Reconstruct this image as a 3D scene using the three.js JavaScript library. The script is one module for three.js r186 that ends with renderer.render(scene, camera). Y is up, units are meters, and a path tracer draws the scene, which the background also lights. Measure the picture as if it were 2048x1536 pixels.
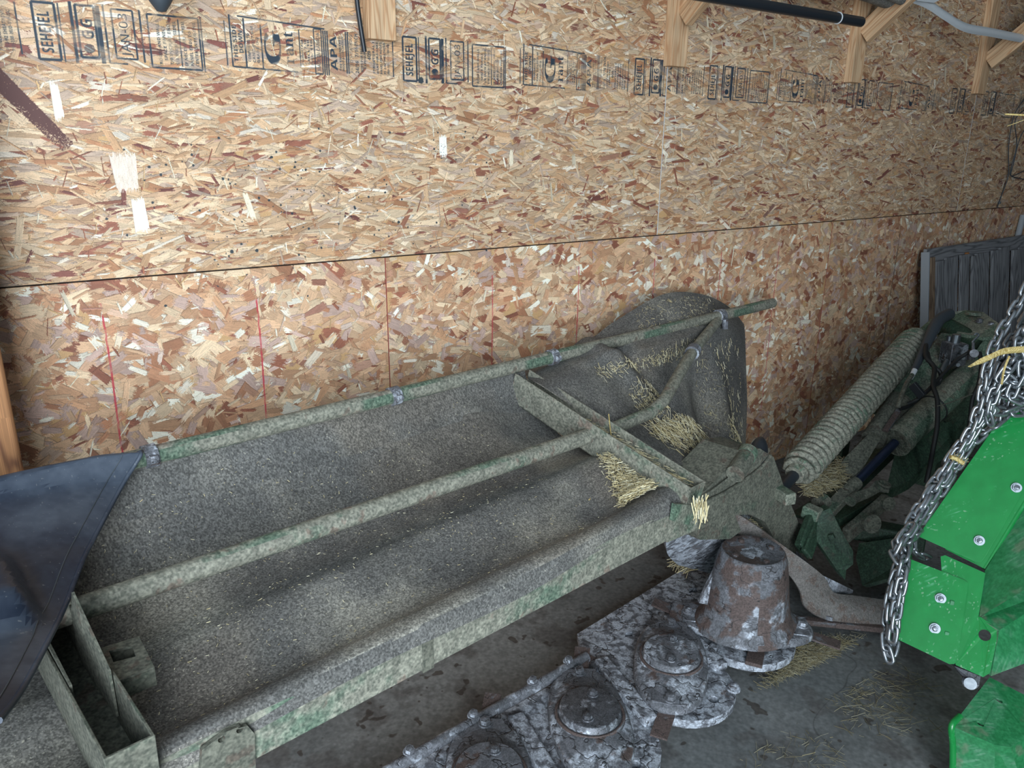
import * as THREE from 'three';
import { RoundedBoxGeometry } from 'three/addons/geometries/RoundedBoxGeometry.js';
import { mergeGeometries, toCreasedNormals } from 'three/addons/utils/BufferGeometryUtils.js';
import { RectAreaLightUniformsLib } from 'three/addons/lights/RectAreaLightUniformsLib.js';

// ---------------------------------------------------------------- camera, sky, daylight, exposure
const renderer = new THREE.WebGLRenderer({ antialias: true });
renderer.toneMapping = THREE.LinearToneMapping;
renderer.toneMappingExposure = 2.15;
renderer.shadowMap.enabled = true;
renderer.shadowMap.type = THREE.PCFSoftShadowMap;
const scene = new THREE.Scene();
const camera = new THREE.PerspectiveCamera(52.78, 4 / 3, 0.05, 60);
camera.position.set(-2.3216, 1.5669, 2.2626);
camera.rotation.order = 'YXZ';
camera.rotation.set(-0.2998, -0.617, 0.00902);
scene.background = new THREE.Color(0.78, 0.88, 1.0);          // overcast sky beyond the open door
RectAreaLightUniformsLib.init();
// daylight from an unseen doorway behind left, placed to light the back wall
const DOOR = { x0: -4.85, x1: -2.7, h: 3.2, z: 4.6 };
const day = new THREE.RectAreaLight(new THREE.Color(0.84, 0.94, 1.02), 7.6, DOOR.x1 - DOOR.x0, DOOR.h);
day.position.set((DOOR.x0 + DOOR.x1) / 2, DOOR.h / 2, DOOR.z - 0.02);
day.lookAt((DOOR.x0 + DOOR.x1) / 2, DOOR.h / 2, 0);
scene.add(day);

// ---------------------------------------------------------------- helpers
const V3 = (p) => (p.isVector3 ? p.clone() : new THREE.Vector3(p[0], p[1], p[2]));
function rng(seed) { let s = seed >>> 0; return () => { s = (s + 0x6d2b79f5) | 0; let t = Math.imul(s ^ (s >>> 15), 1 | s); t = (t + Math.imul(t ^ (t >>> 7), 61 | t)) ^ t; return ((t ^ (t >>> 14)) >>> 0) / 4294967296; }; }
const lerp = (a, b, t) => a + (b - a) * t, clamp = (x, a = 0, b = 1) => (x < a ? a : x > b ? b : x);
const smooth = (a, b, x) => { const t = clamp((x - a) / (b - a)); return t * t * (3 - 2 * t); };
const mixc = (a, b, t) => [lerp(a[0], b[0], t), lerp(a[1], b[1], t), lerp(a[2], b[2], t)];

// tileable value noise
const TAB = (() => { const r = rng(7), t = new Float32Array(65536); for (let i = 0; i < 65536; i++) t[i] = r(); return t; })();
function vnoise(x, y, p, s) {
  const xi = Math.floor(x), yi = Math.floor(y), fx = x - xi, fy = y - yi, u = fx * fx * (3 - 2 * fx), v = fy * fy * (3 - 2 * fy);
  const x0 = ((xi % p) + p) % p, y0 = ((yi % p) + p) % p, x1 = (x0 + 1) % p, y1 = (y0 + 1) % p;
  const h = (a, b) => TAB[(a * 1619 + b * 31337 + s * 6971 + ((a * b) & 255) * 13) & 65535];
  return lerp(lerp(h(x0, y0), h(x1, y0), u), lerp(h(x0, y1), h(x1, y1), u), v);
}
function fbm(x, y, f, oct, s) { let a = 0, w = 0.5, t = 0; for (let o = 0; o < oct; o++) { a += w * vnoise(x * f, y * f, f, s + o); t += w; w *= 0.55; f *= 2; } return a / t; }

function dataTex(w, h, fn, srgb = true) {
  const d = new Uint8Array(w * h * 4);
  for (let y = 0, o = 0; y < h; y++) for (let x = 0; x < w; x++, o += 4) {
    const c = fn((x + 0.5) / w, (y + 0.5) / h, x, y);
    d[o] = clamp(c[0], 0, 255); d[o + 1] = clamp(c[1], 0, 255); d[o + 2] = clamp(c[2], 0, 255); d[o + 3] = 255;
  }
  return wrapTex(d, w, h, srgb);
}
function wrapTex(d, w, h, srgb = true) {
  const t = new THREE.DataTexture(d, w, h);
  if (srgb) t.colorSpace = THREE.SRGBColorSpace;
  t.wrapS = t.wrapT = THREE.RepeatWrapping; t.magFilter = THREE.LinearFilter; t.minFilter = THREE.LinearMipmapLinearFilter; t.generateMipmaps = true; t.needsUpdate = true;
  return t;
}

// uv in metres from the dominant axis of every triangle
function boxUV(g, per = 1, keep) {
  g = g.index ? g.toNonIndexed() : g;
  const p = g.attributes.position, uv = new Float32Array(p.count * 2), a = new THREE.Vector3(), b = new THREE.Vector3(), c = new THREE.Vector3();
  for (let i = 0; i < p.count; i += 3) {
    a.fromBufferAttribute(p, i); b.fromBufferAttribute(p, i + 1).sub(a); c.fromBufferAttribute(p, i + 2).sub(a);
    const n = b.cross(c), ax = Math.abs(n.x), ay = Math.abs(n.y), az = Math.abs(n.z);
    for (let k = 0; k < 3; k++) {
      const x = p.getX(i + k), y = p.getY(i + k), z = p.getZ(i + k);
      const q = ay >= ax && ay >= az ? [x, z] : ax >= az ? [z + 0.37, y] : [x + 0.11, y + 0.53];
      uv[(i + k) * 2] = q[0] / per; uv[(i + k) * 2 + 1] = q[1] / per;
    }
  }
  g.setAttribute('uv', new THREE.BufferAttribute(uv, 2));
  return g;
}
function only(g) { for (const k of Object.keys(g.attributes)) if (!['position', 'normal', 'uv'].includes(k)) g.deleteAttribute(k); return g; }
const merge = (list) => mergeGeometries(list.map((g) => only(g.index ? g.toNonIndexed() : g)));

const taken = {};
function numbered(name) { const n = taken[name] = (taken[name] ?? -1) + 1; return n ? name + '_' + String(n).padStart(3, '0') : name; }
// a thing: a Group at its base; parts are built in scene (or mower) coordinates and moved to the base
function thing(name, label, category, base = [0, 0, 0], group, kind) {
  const o = new THREE.Group(); o.name = numbered(name); o.position.set(...base); o.userData = { label, category };
  if (group) o.userData.group = group;
  if (kind) o.userData.kind = kind;
  o.base = base; scene.add(o); return o;
}
function part(o, name, geo, mat, label, parentPart, noUV) {
  const g = (noUV ? (Array.isArray(geo) ? merge(geo) : geo) : boxUV(Array.isArray(geo) ? merge(geo) : geo, mat.userData.metres ?? 1)).clone();
  const b = o.base; g.translate(-b[0], -b[1], -b[2]);
  const m = new THREE.Mesh(g, mat); m.name = name; m.castShadow = m.receiveShadow = true;
  if (label) m.userData.label = label;
  (parentPart ?? o).add(m); return m;
}
function struct(name, geo, mat, label, category) {
  const m = new THREE.Mesh(boxUV(Array.isArray(geo) ? merge(geo) : geo, mat.userData.metres ?? 1), mat);
  m.name = name; m.castShadow = m.receiveShadow = true; m.userData = { kind: 'structure', label, category }; scene.add(m); return m;
}
// --- shapes (all return geometries)
function bx(x0, x1, y0, y1, z0, z1, r = 0) {
  const w = x1 - x0, h = y1 - y0, d = z1 - z0;
  const g = r ? new RoundedBoxGeometry(w, h, d, 2, r) : new THREE.BoxGeometry(w, h, d);
  g.translate((x0 + x1) / 2, (y0 + y1) / 2, (z0 + z1) / 2); return g;
}
function orient(g, a, b, up = [0, 1, 0]) {       // geometry along +z from 0 becomes a -> b
  const z = V3(b).sub(V3(a)).normalize(); let u = V3(up); if (Math.abs(u.dot(z)) > 0.98) u = new THREE.Vector3(1, 0, 0);
  const x = u.clone().cross(z).normalize(), y = z.clone().cross(x);
  g.applyMatrix4(new THREE.Matrix4().makeBasis(x, y, z).setPosition(V3(a))); return g;
}
function bar(a, b, w, h, up, r = 0.003) {        // box section w across, h along up
  const L = V3(a).distanceTo(V3(b)); const g = r ? new RoundedBoxGeometry(w, h, L, 2, Math.min(r, w / 3, h / 3)) : new THREE.BoxGeometry(w, h, L); g.translate(0, 0, L / 2); return orient(g, a, b, up);
}
function woodBar(a, b, w, h, up, r = 0.002, wide = 0.13, run = 1.1) {  // uv: grain runs along the bar
  const L = V3(a).distanceTo(V3(b)); let g = new RoundedBoxGeometry(w, h, L, 2, r); if (g.index) g = g.toNonIndexed(); const p = g.attributes.position, n = g.attributes.normal, uv = g.attributes.uv, o = (w * 37 + L * 13 + a[0] * 7) % 1;
  for (let i = 0; i < p.count; i++) uv.setXY(i, (Math.abs(n.getX(i)) > 0.7 ? p.getY(i) + 0.4 : p.getX(i)) / wide + o, p.getZ(i) / run + o);
  g.translate(0, 0, L / 2); return orient(g, a, b, up);
}
function cyl(a, b, r0, r1 = r0, seg = 20, open = false) {
  const L = V3(a).distanceTo(V3(b)); const g = new THREE.CylinderGeometry(r1, r0, L, seg, 1, open); g.rotateX(Math.PI / 2); g.translate(0, 0, L / 2); return toCreasedNormals(orient(g, a, b), 0.7);
}
function pipe(pts, r, seg = 40, rad = 12, tension = 0.5) {
  const c = pts.length === 2 ? new THREE.LineCurve3(V3(pts[0]), V3(pts[1])) : new THREE.CatmullRomCurve3(pts.map(V3), false, 'catmullrom', tension);
  const t = new THREE.TubeGeometry(c, pts.length === 2 ? 1 : seg, r, rad, false), out = [t];
  for (const [u, s] of [[0, -1], [1, 1]]) {
    const q = c.getPointAt(u), d = c.getTangentAt(u).multiplyScalar(s); const g = new THREE.CircleGeometry(r, rad); out.push(orient(g, q, q.clone().add(d)));
  }
  return merge(out);
}
function ring(center, axis, R, r, seg = 24, rad = 8) { const g = new THREE.TorusGeometry(R, r, rad, seg); const c = V3(center); return orient(g, c, c.clone().add(V3(axis))); }
// flat plate: polygon of 3D points, thickness vector n, optional holes
function plate(pts, n, holes = []) {
  const P = pts.map(V3), N = V3(n), o = P[0];
  let nn = new THREE.Vector3();
  for (let i = 0; i < P.length; i++) nn.add(P[i].clone().sub(o).cross(P[(i + 1) % P.length].clone().sub(o)));
  nn.normalize(); const ux = P[1].clone().sub(o).normalize(), uy = nn.clone().cross(ux);
  const to2 = (q) => { const d = q.clone().sub(o); return new THREE.Vector2(d.dot(ux), d.dot(uy)); };
  const H = holes.map((h) => h.map(V3)), all = [...P, ...H.flat()];
  const tri = THREE.ShapeUtils.triangulateShape(P.map(to2), H.map((h) => h.map(to2)));
  const v = [], flip = nn.dot(N) > 0;            // pts is the face that N leads away from
  const put = (a, b, c) => v.push(a.x, a.y, a.z, b.x, b.y, b.z, c.x, c.y, c.z);
  const low = all.map((q) => q.clone().add(N));
  for (const [a, b, c] of tri) { if (flip) { put(all[a], all[c], all[b]); put(low[a], low[b], low[c]); } else { put(all[a], all[b], all[c]); put(low[a], low[c], low[b]); } }
  const loop = (L) => { for (let i = 0; i < L.length; i++) { const a = L[i], b = L[(i + 1) % L.length], c = b.clone().add(N), d = a.clone().add(N); if (flip) { put(a, b, c); put(a, c, d); } else { put(a, c, b); put(a, d, c); } } };
  loop(P); H.forEach((h) => loop(h));
  const g = new THREE.BufferGeometry(); g.setAttribute('position', new THREE.Float32BufferAttribute(v, 3)); g.computeVertexNormals();
  g.setAttribute('uv', new THREE.Float32BufferAttribute(new Float32Array(v.length / 3 * 2), 2)); return g;
}
function circle3(c, n, r, k = 16, sx = 1) { const z = V3(n).normalize(), u = Math.abs(z.y) > 0.9 ? new THREE.Vector3(1, 0, 0) : new THREE.Vector3(0, 1, 0), x = u.clone().cross(z).normalize(), y = z.clone().cross(x); return Array.from({ length: k }, (_, i) => V3(c).addScaledVector(x, Math.cos(i / k * 2 * Math.PI) * r * sx).addScaledVector(y, Math.sin(i / k * 2 * Math.PI) * r)); }
// smooth surface through a net of control points (rows of equal length), a sheet of thickness th
function cr(a, b, c, d, t) { return 0.5 * (2 * b + (c - a) * t + (2 * a - 5 * b + 4 * c - d) * t * t + (3 * b - a - 3 * c + d) * t * t * t); }
function sampleNet(net, s, t) {
  const R = net.length - 1, Cn = net[0].length - 1, y = s * R, x = t * Cn, j = Math.min(R - 1, Math.floor(y)), i = Math.min(Cn - 1, Math.floor(x)), fy = y - j, fx = x - i, out = [];
  const g = (a, b, k) => net[clamp(a, 0, R)][clamp(b, 0, Cn)][k];
  for (let k = 0; k < 3; k++) { const q = []; for (let m = -1; m < 3; m++) q.push(cr(g(j + m, i - 1, k), g(j + m, i, k), g(j + m, i + 1, k), g(j + m, i + 2, k), fx)); out.push(cr(...q, fy)); }
  return out;
}
function sheet(fn, nu, nv, th) {                 // fn(s, t) -> [x, y, z]
  const P = []; for (let j = 0; j <= nv; j++) for (let i = 0; i <= nu; i++) P.push(V3(fn(j / nv, i / nu)));
  const idx = []; for (let j = 0; j < nv; j++) for (let i = 0; i < nu; i++) { const a = j * (nu + 1) + i, b = a + 1, c = a + nu + 1, d = c + 1; idx.push(a, c, b, b, c, d); }
  const g = new THREE.BufferGeometry(); g.setAttribute('position', new THREE.Float32BufferAttribute(P.flatMap((p) => p.toArray()), 3)); g.setIndex(idx); g.computeVertexNormals();
  const n = g.attributes.normal, N = P.length, v = [...g.attributes.position.array], all = [...idx];
  for (let i = 0; i < N; i++) v.push(P[i].x - n.getX(i) * th, P[i].y - n.getY(i) * th, P[i].z - n.getZ(i) * th);
  for (let i = 0; i < idx.length; i += 3) all.push(idx[i] + N, idx[i + 2] + N, idx[i + 1] + N);
  const edge = []; for (let i = 0; i < nu; i++) edge.push([i, i + 1]); for (let j = 0; j < nv; j++) edge.push([j * (nu + 1) + nu, (j + 1) * (nu + 1) + nu]);
  for (let i = nu; i > 0; i--) edge.push([nv * (nu + 1) + i, nv * (nu + 1) + i - 1]); for (let j = nv; j > 0; j--) edge.push([j * (nu + 1), (j - 1) * (nu + 1)]);
  for (const [a, b] of edge) all.push(a, b, b + N, a, b + N, a + N);
  const o = new THREE.BufferGeometry(); o.setAttribute('position', new THREE.Float32BufferAttribute(v, 3)); o.setIndex(all);
  o.setAttribute('uv', new THREE.Float32BufferAttribute(new Float32Array(v.length / 3 * 2), 2)); return toCreasedNormals(o, 0.9);
}
function hexBolt(pos, n, r = 0.011, h = 0.009) {
  const p = V3(pos), d = V3(n).normalize(), q = p.clone().addScaledVector(d, 0.003), e = q.clone().addScaledVector(d, h);
  return merge([cyl(p.clone().addScaledVector(d, -0.002), q, r * 1.35, r * 1.25, 20), toCreasedNormals(orient(new THREE.CylinderGeometry(r * 0.94, r, h, 6).rotateX(Math.PI / 2).translate(0, 0, h / 2), q, e), 0.5), cyl(e, e.clone().addScaledVector(d, 0.001), r * 0.72, r * 0.6, 12)]);
}

// ---------------------------------------------------------------- materials
const mats = {};
function mat(name, o, metres = 1, bump) {
  const m = new (o.clearcoat || o.sheen || o.transmission ? THREE.MeshPhysicalMaterial : THREE.MeshStandardMaterial)(o); m.name = name; m.userData.metres = metres;
  if (bump) { m.bumpMap = bump[0]; m.bumpScale = bump[1]; }
  mats[name] = m; return m;
}
const grey = (f) => dataTex(512, 512, (u, v) => { const a = 255 * f(u, v); return [a, a, a]; }, false);
const BUMP = {
  grain: grey((u, v) => 0.5 * fbm(u, v, 64, 3, 3) + 0.5 * fbm(u, v, 8, 4, 9)),
  crust: grey((u, v) => { const n = fbm(u, v, 10, 5, 21), c = Math.abs(fbm(u, v, 7, 4, 33) - 0.5); return clamp(0.35 + 0.6 * n - 0.9 * smooth(0.03, 0, c)); }),
  weave: grey((u, v) => 0.25 + 0.35 * (0.5 + 0.5 * Math.sin(u * 2 * Math.PI * 128) * Math.sin(v * 2 * Math.PI * 128)) + 0.35 * fbm(u, v, 24, 4, 14)),
};
// dusty faded green paint on the mower frame: paint, a film of beige field dust in patches, rust spots
const paintDust = (seed, green, keep = 0.95) => dataTex(1024, 1024, (u, v) => {
  const d = fbm(u, v, 5, 6, seed), fine = fbm(u, v, 128, 2, seed + 3), rust = fbm(u, v, 14, 4, seed + 5), scr = fbm(u, v, 40, 3, seed + 8);
  let c = mixc([52 + 22 * fine, 92 + 24 * fine, 72 + 18 * fine], [150, 148, 134], clamp(0.46 + 0.54 * smooth(0.66 - green, 0.46 - green, d) + 0.3 * (fine - 0.5)) * keep);
  c = mixc(c, [116, 92, 82], 0.5 * smooth(0.64, 0.74, rust) * smooth(0.4, 0.6, scr));
  const k = 0.86 + 0.5 * (fine - 0.5) + 0.3 * (scr - 0.5);
  return [c[0] * k, c[1] * k, c[2] * k];
});
mat('dusty_green', { map: paintDust(40, -0.09, 0.97), roughness: 0.82 }, 0.6, [BUMP.grain, 0.0008]);
mat('worn_green', { map: paintDust(60, 0.06, 0.88), roughness: 0.7 }, 0.5, [BUMP.grain, 0.0006]);
mat('dark_green', { map: paintDust(80, 0.2, 0.6), roughness: 0.6, color: 0x9aa8a0 }, 0.5, [BUMP.grain, 0.0004]);
mat('dust_grey', { map: paintDust(100, -0.14, 0.97), color: 0xc4c6c4, roughness: 0.88 }, 0.6, [BUMP.grain, 0.0008]);
// bright green enamel with chalky scratches
mat('enamel_green', { map: dataTex(1024, 1024, (u, v) => {
  const s = fbm(u, v, 6, 5, 120), k = vnoise((u * 0.8 + v * 0.6) * 20, (v * 0.8 - u * 0.6) * 160, 4096, 4), sp = fbm(u, v, 90, 2, 131), t = fbm(u, v, 20, 3, 140);
  let c = [16 + 10 * t, 120 + 18 * t, 54 + 12 * t];
  c = mixc(c, [170, 190, 175], 0.55 * smooth(0.56, 0.70, s) * smooth(0.5, 0.9, k) * smooth(0.45, 0.65, t));
  c = mixc(c, [150, 168, 140], 0.7 * smooth(0.74, 0.82, sp) * smooth(0.4, 0.6, s));
  return c;
}), roughness: 0.33, clearcoat: 0.4, clearcoatRoughness: 0.25 }, 0.5);
mat('scuffed_green', { map: dataTex(1024, 1024, (u, v) => {
  const s = fbm(u, v, 5, 5, 150), k = vnoise((u * 0.7 + v * 0.7) * 24, (v * 0.7 - u * 0.7) * 140, 4096, 5), t = fbm(u, v, 24, 4, 151), d = fbm(u, v, 100, 2, 155);
  let c = [26 + 14 * t, 104 + 22 * t, 58 + 18 * t];
  c = mixc(c, [140, 158, 142], 0.45 * smooth(0.44, 0.66, s) * (0.4 + 0.6 * smooth(0.45, 0.8, k)));
  c = mixc(c, [120, 112, 96], 0.5 * smooth(0.56, 0.7, fbm(u, v, 9, 4, 160)));
  return [c[0] + 30 * (d - 0.5), c[1] + 30 * (d - 0.5), c[2] + 26 * (d - 0.5)];
}), roughness: 0.5 }, 0.5, [BUMP.grain, 0.0003]);
// canvas: charcoal coated fabric, matted with chaff dust
mat('canvas', { map: dataTex(2048, 2048, (u, v) => {
  const d = fbm(u, v, 4, 6, 200), f = fbm(u, v, 380, 2, 205), s = vnoise(u * 420, v * 420, 420, 211), b = fbm(u, v, 12, 4, 214), w = fbm(u, v, 3, 3, 219);
  let c = mixc([110, 109, 106], [150, 147, 137], smooth(0.34, 0.62, d));
  c = mixc(c, [128, 118, 106], 0.45 * smooth(0.5, 0.66, w));
  const k = 0.82 + 0.75 * (f - 0.42) + 0.25 * (b - 0.5); c = [c[0] * k, c[1] * k, c[2] * k];
  return mixc(c, [206, 200, 182], 0.75 * smooth(0.84, 0.95, s) * smooth(0.4, 0.6, b));
}), roughness: 0.92 }, 1.1, [BUMP.weave, 0.0009]);
mat('rubber', { map: dataTex(1024, 1024, (u, v) => {
  const d = fbm(u, v, 4, 5, 230), s = vnoise(u * 260, v * 260, 260, 233), f = fbm(u, v, 80, 2, 236);
  let c = mixc([38, 46, 60], [74, 82, 94], smooth(0.35, 0.68, d)); c = [c[0] + 14 * (f - 0.5), c[1] + 14 * (f - 0.5), c[2] + 14 * (f - 0.5)];
  return mixc(c, [150, 148, 140], 0.6 * smooth(0.93, 0.98, s));
}), roughness: 0.42, sheen: 0.01, specularIntensity: 0.45 }, 0.9, [BUMP.grain, 0.0002]);  // blue-grey tone in the map stands in for reflected sky
// cutterbar: dark steel under cracked white-blue crust and rust
const crusty = (seed, white, rusty) => dataTex(1024, 1024, (u, v) => {
  const a = fbm(u, v, 7, 6, seed), b = fbm(u, v, 30, 4, seed + 7), r = fbm(u, v, 9, 5, seed + 15), cr_ = Math.abs(fbm(u, v, 7, 4, 33) - 0.5), f = fbm(u, v, 150, 2, seed + 19);
  let c = mixc([92 + 30 * Math.max(0, white), 94 + 32 * Math.max(0, white), 98 + 40 * Math.max(0, white)], [142, 144, 152], b);
  c = mixc(c, [214, 222, 234], smooth(0.56 - white, 0.70 - white, a) * smooth(0.3, 0.62, b) * 0.85);
  c = mixc(c, [98, 80, 74], smooth(0.62 - rusty, 0.74 - rusty, r) * 0.85);
  c = mixc(c, [34, 32, 34], 0.7 * smooth(0.012, 0.003, cr_));
  const k = 0.8 + 0.45 * (f - 0.4); return [c[0] * k, c[1] * k, c[2] * k];
});
mat('crust_white', { map: crusty(300, 0.3, -0.12), roughness: 0.72 }, 0.45, [BUMP.crust, 0.0025]);
mat('crust_dark', { map: crusty(330, 0.06, -0.01), roughness: 0.68 }, 0.4, [BUMP.crust, 0.002]);
mat('rusty_cone', { map: crusty(360, -0.1, 0.22), roughness: 0.75 }, 0.5, [BUMP.grain, 0.002]);
mat('rust', { map: crusty(390, -0.2, 0.3), roughness: 0.8 }, 0.4, [BUMP.grain, 0.001]);
mat('dusty_steel', { map: dataTex(1024, 1024, (u, v) => { const a = fbm(u, v, 6, 5, 470), f = fbm(u, v, 160, 2, 475), b = fbm(u, v, 20, 4, 478), s = vnoise(u * 300, v * 300, 300, 479); let c = mixc([112, 106, 102], [142, 138, 134], a); c = mixc(c, [108, 88, 78], 0.6 * smooth(0.5, 0.68, b)); c = mixc(c, [190, 196, 204], 0.8 * smooth(0.84, 0.93, s) * smooth(0.45, 0.6, b)); const k = 0.85 + 0.4 * (f - 0.45); return [c[0] * k, c[1] * k, c[2] * k]; }), roughness: 0.75 }, 0.5, [BUMP.grain, 0.001]);
mat('steel', { color: 0x868d93, metalness: 0.85, roughness: 0.38 }, 0.3);
mat('galvanised', { map: dataTex(256, 256, (u, v) => { const n = fbm(u, v, 16, 4, 420), k = 150 + 60 * (n - 0.5); return [k, k + 5, k + 10]; }), metalness: 0.85, roughness: 0.34 }, 0.15);
mat('dull_steel', { map: crusty(430, 0.0, -0.1), metalness: 0.5, roughness: 0.5 }, 0.3);
mat('black_plastic', { color: 0x23272c, roughness: 0.38 });
mat('black_hose', { color: 0x1b1d1e, roughness: 0.6 });
mat('grey_boot', { color: 0x3c434a, roughness: 0.55 });
mat('rod_blue', { color: 0x39435e, metalness: 0.7, roughness: 0.3 });
mat('clamp_white', { map: crusty(460, 0.16, -0.15), roughness: 0.7 }, 0.25, [BUMP.grain, 0.001]);
// softwood lumber, grain along the uv's second axis
const woodTex = (seed, lo, hi, ring_) => dataTex(512, 1024, (u, v) => {
  const w = fbm(u, v, 4, 3, seed), r = 0.5 + 0.5 * Math.sin((u * ring_ + w * 3.2 + 0.7 * Math.sin(v * 6.28 + seed)) * 6.283), f = vnoise(u * 180, v * 9, 180, seed + 4), k = fbm(u, v, 6, 4, seed + 9);
  let c = mixc(hi, lo, Math.pow(r, 2.2) * 0.8); const q = 0.9 + 0.22 * (f - 0.5) + 0.2 * (k - 0.5); return [c[0] * q, c[1] * q, c[2] * q];
});
mat('lumber', { map: woodTex(500, [200, 150, 108], [230, 194, 154], 5), roughness: 0.75 });
mat('old_lumber', { map: woodTex(520, [120, 78, 54], [186, 132, 88], 4), roughness: 0.8 });
mat('weathered_board', { map: woodTex(540, [96, 96, 100], [150, 151, 154], 5), roughness: 0.9 }, 1, [BUMP.grain, 0.001]);
mat('brown_board', { map: woodTex(560, [112, 90, 72], [160, 134, 110], 5), roughness: 0.9 }, 1, [BUMP.grain, 0.001]);
mat('orange_board', { map: woodTex(580, [140, 92, 52], [188, 132, 78], 5), roughness: 0.85 }, 1);
mat('pale_sheet', { color: 0x9aa0a6, roughness: 0.7 });
mat('white_strip', { color: 0xc9ced2, roughness: 0.5 });
mat('red_edge', { color: 0xa04a44, roughness: 0.8 });
mat('backing', { color: 0x2a2726, roughness: 0.95 });
mat('concrete', { map: dataTex(2048, 2048, (u, v) => {
  const a = fbm(u, v, 4, 6, 600), b = fbm(u, v, 26, 4, 607), f = fbm(u, v, 240, 2, 611), st = fbm(u, v, 60, 3, 619), cr_ = Math.abs(fbm(u, v, 3, 4, 633) - 0.5);
  let c = mixc([118, 121, 121], [152, 154, 153], smooth(0.3, 0.7, a)); c = mixc(c, [96, 92, 90], 0.5 * smooth(0.55, 0.7, b));
  c = mixc(c, [70, 62, 56], 0.7 * smooth(0.73, 0.78, st)); c = mixc(c, [84, 84, 84], 0.5 * smooth(0.0022, 0.0006, cr_));
  const k = 0.86 + 0.3 * (f - 0.45); return [c[0] * k, c[1] * k, c[2] * k];
}), roughness: 0.8 }, 2.4, [BUMP.grain, 0.0008]);
mat('barn_siding', { color: 0x9ea4a8, roughness: 0.9 });  // out-of-view walls and ceiling; neutral grey cools and brightens the bounce light
mat('straw', { vertexColors: true, roughness: 0.8, side: THREE.DoubleSide });
mat('straw_stalk', { map: woodTex(700, [170, 140, 70], [226, 204, 140], 6), roughness: 0.6 }, 0.05);

// ---------------------------------------------------------------- oriented strand board
const PW = 2048, PH = 1024, SHEET = [2.4384, 1.2192];
const STRAND = {   // tones: r, g, b, weight
  up: { lay: [[2800, 90, 190, 14, 38], [4600, 44, 130, 6, 20], [3000, 20, 76, 2.5, 9]], spread: 0.46, cross: 0.13, slivers: 1500, tones: [[205, 171, 136, 30], [220, 193, 160, 22], [193, 153, 116, 18], [188, 163, 143, 14], [175, 126, 92, 9], [148, 94, 75, 5], [125, 76, 67, 2.5], [234, 219, 199, 5]] },
  low: { lay: [[1900, 60, 130, 26, 60], [2600, 40, 110, 14, 44], [2600, 18, 60, 5, 22]], spread: 0.95, cross: 0.22, slivers: 900, tones: [[211, 172, 137, 28], [225, 197, 163, 18], [196, 151, 116, 18], [176, 124, 93, 11], [151, 96, 75, 6], [244, 234, 214, 8], [197, 167, 153, 14]] },
};
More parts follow.
